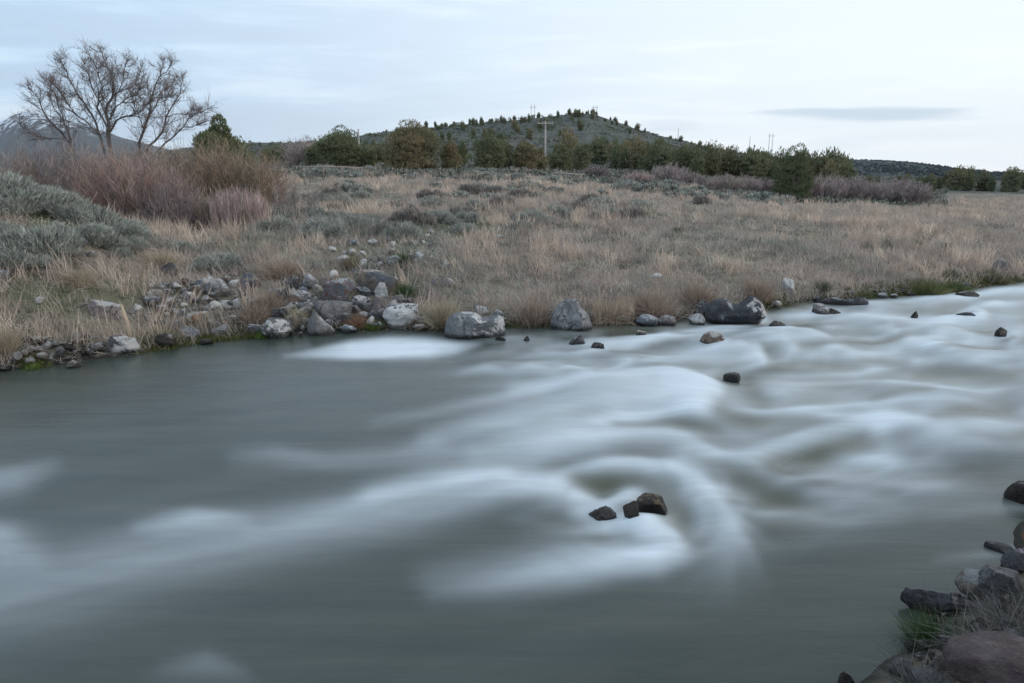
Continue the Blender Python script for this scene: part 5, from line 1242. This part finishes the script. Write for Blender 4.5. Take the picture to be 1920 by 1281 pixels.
A = Acc(); TP = np.array([t_[0] for t_ in TW])-b0; TD = np.array([t_[1] for t_ in TW]); TL = np.array([t_[2] for t_ in TW])
A.blades(TP, TD, TL, np.full(len(TL), .0075), jitcol((.24, .20, .19), len(TL), .12, .03), .3)
link('crown', A.mesh('crown', M_TWIG), root)
print('twigs', len(TW))

# ================================================================== TUSSOCKS, REEDS, WEEDS
def tussock(px, py, wpx, hpx, label, tones, seed, n_=900, spread=.6, name='grass_tussock', wk=.0006, droop=.7, group=None, cat='grass tussock', mat=M_GRASS):
    X, Y, Z = hit(px, py); _, _, dep = proj(X, Y, Z); w_, h_ = wpx*dep/F, hpx*dep/F
    r = np.random.default_rng(seed); b = r.normal(size=(n_, 2))*.22*w_; o_ = b/(.4*w_)
    D = unit(np.stack([o_[:, 0]*spread+r.normal(size=n_)*.12, o_[:, 1]*spread+r.normal(size=n_)*.12, np.ones(n_)], 1))
    gz_ = np.maximum(gz(X+b[:, 0]*.6, Y+b[:, 1]*.6), 0)-Z
    P = np.stack([b[:, 0]*.6, b[:, 1]*.6, gz_-.03], 1)
    t_ = np.array(tones)[r.integers(0, len(tones), n_)]
    A = Acc(); A.blades(P, D, h_*r.uniform(.55, 1.08, n_), np.maximum(.0035, wk*Y)*r.uniform(.7, 1.4, n_), np.clip(t_*(1+.15*r.normal(size=(n_, 1))), .01, .8), droop, r=r)
    o = link(name, A.mesh(name, mat), None, (X, Y, Z)); tag(o, label, cat, group); return o
ST1 = [(.46, .39, .29), (.52, .45, .34), (.38, .31, .22)]; ST2 = [(.40, .31, .25), (.46, .37, .30), (.33, .25, .20)]
GR = 'individual tussocks by the far waterline'
tussock(828, 613, 66, 60, 'big pale straw tussock drooping between the white slab boulder and the saddle-backed boulder', ST1, 601, 1800, .75, group=GR)
tussock(532, 520, 80, 48, 'wide pinkish dry tussock spreading above the rubble pile', ST2, 602, 1300, 1.3, group=GR)
tussock(668, 612, 46, 30, 'small orange-brown dry shrub on the long slab', [(.36, .22, .14), (.42, .28, .19), (.30, .19, .13)], 603, 800, .9, group=GR)
tussock(478, 606, 60, 50, 'grey-tan tussock in front of the rubble pile on the left', ST2, 604, 900, .5, group=GR)
tussock(505, 588, 40, 55, 'tall tan tussock above the dark rounded stone', ST2, 605, 700, .4, group=GR)
tussock(560, 612, 36, 44, 'thin tan stalks behind the pinkish white pointed stone', ST1, 606, 350, .4, group=GR)
tussock(760, 560, 34, 34, 'dark green grass clump right of the dome boulder', [(.06, .11, .04), (.09, .14, .06)], 607, 700, .5, mat=M_GREEN, group=GR)
tussock(752, 500, 40, 34, 'green grass clump by the pale blue-grey boulder', [(.07, .11, .045), (.11, .14, .07)], 608, 600, .5, mat=M_GREEN, group=GR)
tussock(702, 616, 28, 16, 'bright green grass tuft at the water beside the small white wedge', [(.16, .23, .05), (.22, .27, .08)], 609, 500, .6, mat=M_GREEN, group=GR)
tussock(492, 634, 24, 16, 'bright green grass tuft at the water left of the splotched boulder', [(.14, .22, .05), (.20, .26, .07)], 610, 500, .6, mat=M_GREEN, group=GR)
tussock(62, 692, 28, 16, 'bright green tuft among the left cobbles at the water', [(.14, .22, .05), (.20, .26, .07)], 611, 500, .6, mat=M_GREEN, group=GR)
tussock(658, 502, 36, 30, 'brownish tuft right of the lone smooth boulder', [(.25, .21, .13), (.30, .26, .17)], 612, 600, .8, group=GR)
tussock(300, 640, 60, 34, 'grey-green weedy tussock right of the wooden stake', [(.20, .20, .13), (.28, .25, .18), (.15, .16, .09)], 613, 900, .8, group=GR)
tussock(8, 665, 50, 70, 'straw tussock at the far left edge above the water', ST1, 614, 700, .6, group=GR)
tussock(1420, 560, 60, 46, 'bushy dry grass left of the bright white rock', ST2, 615, 900, .5, group=GR)
tussock(300, 500, 50, 40, 'arching tan tussock above the black jagged rock', ST1, 616, 700, 1.2, group=GR)
tussock(150, 530, 60, 40, 'flopped tan tussock below the sagebrush mound', ST1, 617, 800, 1.4, group=GR)
tussock(1000, 608, 70, 62, 'upright rusty dry stalks left of the pyramid-shaped boulder', ST2, 618, 700, .3, group=GR)
tussock(1225, 596, 90, 60, 'dense grey-tan grass leaning over the low rounded boulders', ST2, 619, 1500, .5, group=GR)
tussock(1310, 572, 80, 50, 'feathery dry grass behind the twin-peaked boulder', ST2, 620, 1200, .5, group=GR)
GT = 'green tufts in the right field'
for a, b, w_, h_, lb in [(1268, 438, 22, 16, 'dark green tuft alone in the middle of the field'), (1665, 462, 16, 14, 'left of two dark green tufts near the right of the field'), (1685, 461, 18, 14, 'right of two dark green tufts near the right of the field'), (1716, 462, 20, 18, 'larger dark green tuft right of the pair'), (1776, 468, 16, 16, 'narrow green tuft near the right edge of the field'),
                         (1170, 505, 20, 14, 'small green tuft above the cattail stand'), (1500, 470, 20, 12, 'low green tuft above the bright white rock'), (1785, 520, 30, 20, 'green clump above the mossy bank'), (1545, 545, 28, 22, 'green clump at the bank edge above the long flat black rock')]:
    tussock(a, b, w_, h_, lb, [(.09, .13, .07), (.13, .16, .09), (.18, .18, .12)], 700+int(a), 420, .5, mat=M_GREEN, group=GT)
tussock(1735, 552, 80, 34, 'thick green grass hanging over the water at the mossy bank, left part', [(.11, .15, .05), (.16, .18, .08), (.22, .19, .10)], 731, 1600, 1.0, mat=M_GREEN, group=GR)
tussock(1785, 547, 70, 26, 'thick green grass hanging over the water at the mossy bank, right part', [(.11, .15, .05), (.17, .18, .08), (.08, .12, .05)], 732, 1400, 1.0, mat=M_GREEN, group=GR)
tussock(1862, 526, 60, 24, 'brownish green grass on the bank at the far right', [(.17, .17, .08), (.22, .18, .10), (.11, .13, .06)], 733, 1100, .9, mat=M_GREEN, group=GR)
# cattails
X, Y, Z = hit(1150, 608); r = np.random.default_rng(8)
root = bpy.data.objects.new('cattail_clump', None); COL.objects.link(root); root.location = (X, Y, Z); tag(root, 'pale dead cattail stand at the water right of the pyramid boulder', 'cattails')
n_ = 420; b = np.stack([r.uniform(-.42, .42, n_), r.uniform(-.15, .3, n_)], 1)
D = unit(np.stack([b[:, 0]*.12+r.normal(size=n_)*.10, r.normal(size=n_)*.08, np.ones(n_)], 1))
A = Acc(); A.blades(np.stack([b[:, 0], b[:, 1], np.full(n_, -.08)], 1), D, r.uniform(.35, .85, n_), np.full(n_, .014), jitcol((.50, .40, .31), n_, .12, .03, r), .15, r=r)
m_ = 60; A.blades(np.stack([r.uniform(-.4, .55, m_), r.uniform(-.25, .0, m_), r.uniform(.02, .25, m_)], 1), unit(r.normal(size=(m_, 3))*np.array([1, .4, .3])+np.array([.2, 0, .1])), r.uniform(.2, .5, m_), np.full(m_, .016), jitcol((.42, .33, .25), m_, .12, .03, r), .5, r=r)
link('stalks', A.mesh('stalks', M_GRASS), root)
for i in range(11):
    A = Acc(); a, c = r.uniform(-.38, .30), r.uniform(-.1, .2); h_ = r.uniform(.55, .86)
    A.tube([(0, 0, 0), (.005, 0, .05), (.01, 0, .10)], [.012, .017, .008], (.56, .46, .38), 6)
    link('seed_head', A.mesh('seed_head', M_GRASS), root, (a, c, h_))
# dead mullein stalks behind the saddle-backed boulder and pyramid
for i, (a, b, h_) in enumerate([(899, 598, 54), (905, 600, 52), (921, 604, 58), (956, 606, 48), (986, 606, 60), (1012, 604, 44), (1092, 560, 40)]):
    X, Y, Z = hit(a, b); _, _, dep = proj(X, Y, Z); q = h_*dep/F
    A = Acc(); A.tube([(0, 0, -.05), (.01, 0, q*.5), (-.01, 0, q*.8), (.0, 0, q)], [.009, .008, .014, .008], (.36, .27, .22), 6)
    tag(link('dead_stalk', A.mesh('dead_stalk', M_WOOD), None, (X, Y, Z)), ['thin dead stalk, left of a close pair behind the saddle-backed boulder', 'thin dead stalk, right of a close pair behind the saddle-backed boulder', 'tall dead stalk over the right end of the saddle-backed boulder', 'short dead stalk just right of the saddle-backed boulder', 'tall dead stalk midway between the two big boulders', 'short dead stalk beside the pyramid boulder', 'dead stalk behind the top of the pyramid boulder'][i], 'stalk', 'dead stalks on the far bank')
# near bank vegetation
tussock(1752, 1212, 100, 84, 'dark green grass clump at the near water edge', [(.035, .075, .02), (.05, .10, .03), (.08, .13, .04)], 630, 800, .7, mat=M_GREEN, group='near bank plants')
tussock(1765, 1200, 60, 110, 'few pale dry stems rising from the green grass clump', [(.30, .24, .18)], 631, 26, 1.0, group='near bank plants')
for i, (a, b, w_, h_, lb) in enumerate([(1850, 1215, 150, 90, 'tangled grey dry grass in the middle of the near bank'), (1915, 1185, 140, 90, 'tangled grey dry grass at the right edge of the near bank'), (1880, 1150, 110, 60, 'thin grey grass at the foot of the large grey-brown boulder'), (1740, 1290, 130, 80, 'wispy grey grass at the bottom edge of the near bank'), (1830, 1260, 120, 60, 'wispy grass behind the reddish corner boulder'), (1935, 1120, 100, 70, 'grey grass under the white-topped rock at the right edge')]):
    tussock(a, b, w_, h_, lb, [(.17, .165, .155), (.25, .24, .22), (.10, .095, .09)], 640+i, 620, 1.6, wk=.0008, droop=1.7, group='near bank plants')

# ================================================================== WOOD: stake, drift sticks, poles, fences
X, Y, Z = hit(243, 632); _, _, dep = proj(X, Y, Z); q = dep/F
A = Acc(); h_ = 60*q
A.tube([(.0, 0, -.1), (-.02, 0, h_*.5), (-8*q, 0, h_)], [3.6*q, 3.4*q, 2.2*q], (.50, .40, .30), 6)
o = link('wooden_stake', A.mesh('wooden_stake', M_WOOD, False), None, (X, Y, Z)); tag(o, 'leaning pale wooden stake standing at the left waterline', 'stake')
r = np.random.default_rng(66)
STK = [(205, 646, 34, 'straight pale stick lying behind the white-faced waterline boulder', 2.2, 0.05), (150, 648, 40, 'grey curved driftwood stick on the left cobble bar', 1.6, .3), (115, 655, 30, 'short driftwood stick among the left cobbles', 1.5, -.4), (178, 655, 26, 'thin brown stick leaning on the cobbles', 1.2, .8), (95, 643, 44, 'long thin stick at the upper edge of the cobble bar', 1.2, .1), (440, 612, 46, 'pale stick lying in straw above the mossy waterline', 1.4, .15), (462, 606, 36, 'thin crossed stick in the straw by the rust-brown rock', 1.2, -.3), (285, 473, 20, 'pale short log in the dry grass high on the left bank', 2.2, 0.0), (690, 610, 34, 'thin rusty stick under the small orange-brown shrub', 1.2, -.1)]
for a, b, L, lb, th, an in STK:
    X, Y, Z = hit(a, b); _, _, dep = proj(X, Y, Z); q = dep/F; L *= q
    A = Acc(); pts = [(-L/2*cos(an), -L/2*sin(an)*.6, .05), (-L*.1, 0, .08+r.random()*.03), (L/2*cos(an), L/2*sin(an)*.6, .06+abs(an)*.1)]
    A.tube(pts, [th*q, th*q*.9, th*q*.5], (.50, .44, .37) if th > 2 else (.36, .29, .22), 6)
    tag(link('driftwood_stick', A.mesh('driftwood_stick', M_WOOD), None, (X, Y, Z)), lb, 'stick', 'drift sticks on the far bank')
# near-bank twig
X, Y, Z = hit(1925, 1040); A = Acc(); A.tube([(0, 0, 0), (-.04, 0, .12), (-.07, 0, .2)], [.008, .007, .004], (.22, .10, .06), 5)
tag(link('twig', A.mesh('twig', M_WOOD), None, (X, Y, Z)), 'rusty twig poking up at the right edge by the white-topped rock', 'twig')

def pole(px, Y, base, top, label, arm=None, lean=0.0):
    X = (px-960)/F*.970*Y; z = g1(X, Y); h = z_at(top, Y)-z
    root = bpy.data.objects.new('utility_pole', None); COL.objects.link(root); root.location = (X, Y, z); tag(root, label, 'utility pole')
    A = Acc(); A.tube([(0, 0, -.3), (lean*.5, 0, h*.5), (lean, 0, h)], [.17, .15, .12], (.44, .40, .37), 8); link('post', A.mesh('post', M_WOOD), root)
    if arm:
        w_ = arm/F*Y
        A = Acc(); A.box((0, -.16, h-.35), (w_/2, .06, .075), 0, (.5, .45, .41)); link('crossarm', A.mesh('crossarm', M_WOOD, False), root)
        for s_ in (-1, 1):
            A = Acc(); A.tube([(s_*w_*.26, -.16, h-.42), (s_*.03, -.16, h-1.15)], [.03, .03], (.26, .24, .22), 4); link('brace', A.mesh('brace', M_WOOD), root)
        for s_ in (-.46, -.2, .2, .46):
            A = Acc(); A.tube([(0, 0, 0), (0, 0, .07), (0, 0, .14), (0, 0, .22)], [.03, .075, .05, .065], (.35, .33, .32), 8); link('insulator', A.mesh('insulator', M_WOOD), root, (s_*w_, -.16, h-.27))
        A = Acc(); A.box((0, -.17, h*.16), (.09, .02, .13), 0, (.55, .25, .06)); link('marker_plate', A.mesh('marker_plate', M_WOOD, False), root)
pole(1022, 112, 332, 227, 'grey wooden utility pole with a crossarm in front of the hill', 28)
pole(675, 125, 282, 242, 'plain short utility pole without a crossarm left of the tallest juniper', None, .05)
def tower(px, Y, top, gap, label):
    X = (px-960)/F*.970*Y; z = g1(X, Y); h = z_at(top, Y)-z
    root = bpy.data.objects.new('transmission_tower', None); COL.objects.link(root); root.location = (X, Y, z); tag(root, label, 'power line pole', 'far power line poles')
    g_ = gap/F*Y
    for s_ in ((-.5, .5) if gap else (0,)):
        A = Acc(); A.tube([(0, 0, -1), (0, 0, h)], [.17, .12], (.30, .30, .30), 6); link('pole', A.mesh('pole', M_WOOD), root, (s_*g_, 0, 0))
    if gap:
        A = Acc(); A.box((0, 0, h-1.6), (g_*.95, .08, .10), 0, (.30, .30, .30)); link('crossarm', A.mesh('crossarm', M_WOOD, False), root)
tower(998.5, 432, 196, 6, 'far two-legged power pole just left of the summit')
tower(1113, 432, 197, 6, 'far two-legged power pole just right of the summit')
tower(1268, 432, 240, 0, 'single thin power pole on the right shoulder of the hill')
tower(1402, 432, 256, 0, 'single thin power pole left of the far pair above the dark belt')
tower(1441, 432, 250, 6, 'far two-legged power pole above the right end of the dark belt')
tower(1575, 300, 287, 6, 'pale two-legged power pole right of the lone dark juniper')
tower(1810, 700, 309, 6, 'tiny two-legged power pole on the far right ridge')
def fence(pts, Y, label, ph):
    root = bpy.data.objects.new('wire_fence', None); COL.objects.link(root)
    W = []
    for a, top in pts:
        X = (a-960)/F*.970*Y; W.append(np.array([X, Y, g1(X, Y)]))
    root.location = W[0]; tag(root, label, 'fence')
    for p_ in W:
        A = Acc(); A.tube([(0, 0, -.2), (.01, 0, ph)], [.055, .05], (.36, .30, .25), 6); link('post', A.mesh('post', M_WOOD), root, tuple(p_-W[0]))
    A = Acc(); A.tube([p_-W[0]+np.array([0, -.03, ph-.07]) for p_ in W], [.045]*len(W), (.42, .36, .31), 6); link('rail', A.mesh('rail', M_WOOD), root)
    for f_ in (.35, .65):
        A = Acc(); A.tube([p_-W[0]+np.array([0, -.06, ph*f_]) for p_ in W], [.008]*len(W), (.3, .3, .3), 4); link('wire', A.mesh('wire', M_WOOD), root)
fence([(570, 0), (606, 0), (642, 0), (678, 0)], 58, 'low post-and-rail fence on the left beneath the green junipers', 1.0)
fence([(1035, 0), (1062, 0), (1090, 0)], 66, 'short stretch of fence in the grass right of the utility pole', .8)

# ================================================================== HAZE
A = Acc(); A.box((0, 3750, 322), (7600, 3850, 338))
m = bpy.data.materials.new('haze'); m.use_nodes = True; t = NT(m.node_tree); t.n.remove(t.n['Principled BSDF'])
pv = t.new('ShaderNodeVolumePrincipled'); pv.inputs['Color'].default_value = (.72, .82, .95, 1); pv.inputs['Density'].default_value = 3.5e-5
t.l.new(pv.outputs[0], t.n['Material Output'].inputs['Volume'])
if True:
    tag(link('haze', A.mesh('haze', m, False)), 'thin blue evening haze over the far hills', 'haze', kind='stuff')
print('objects', len(bpy.data.objects))
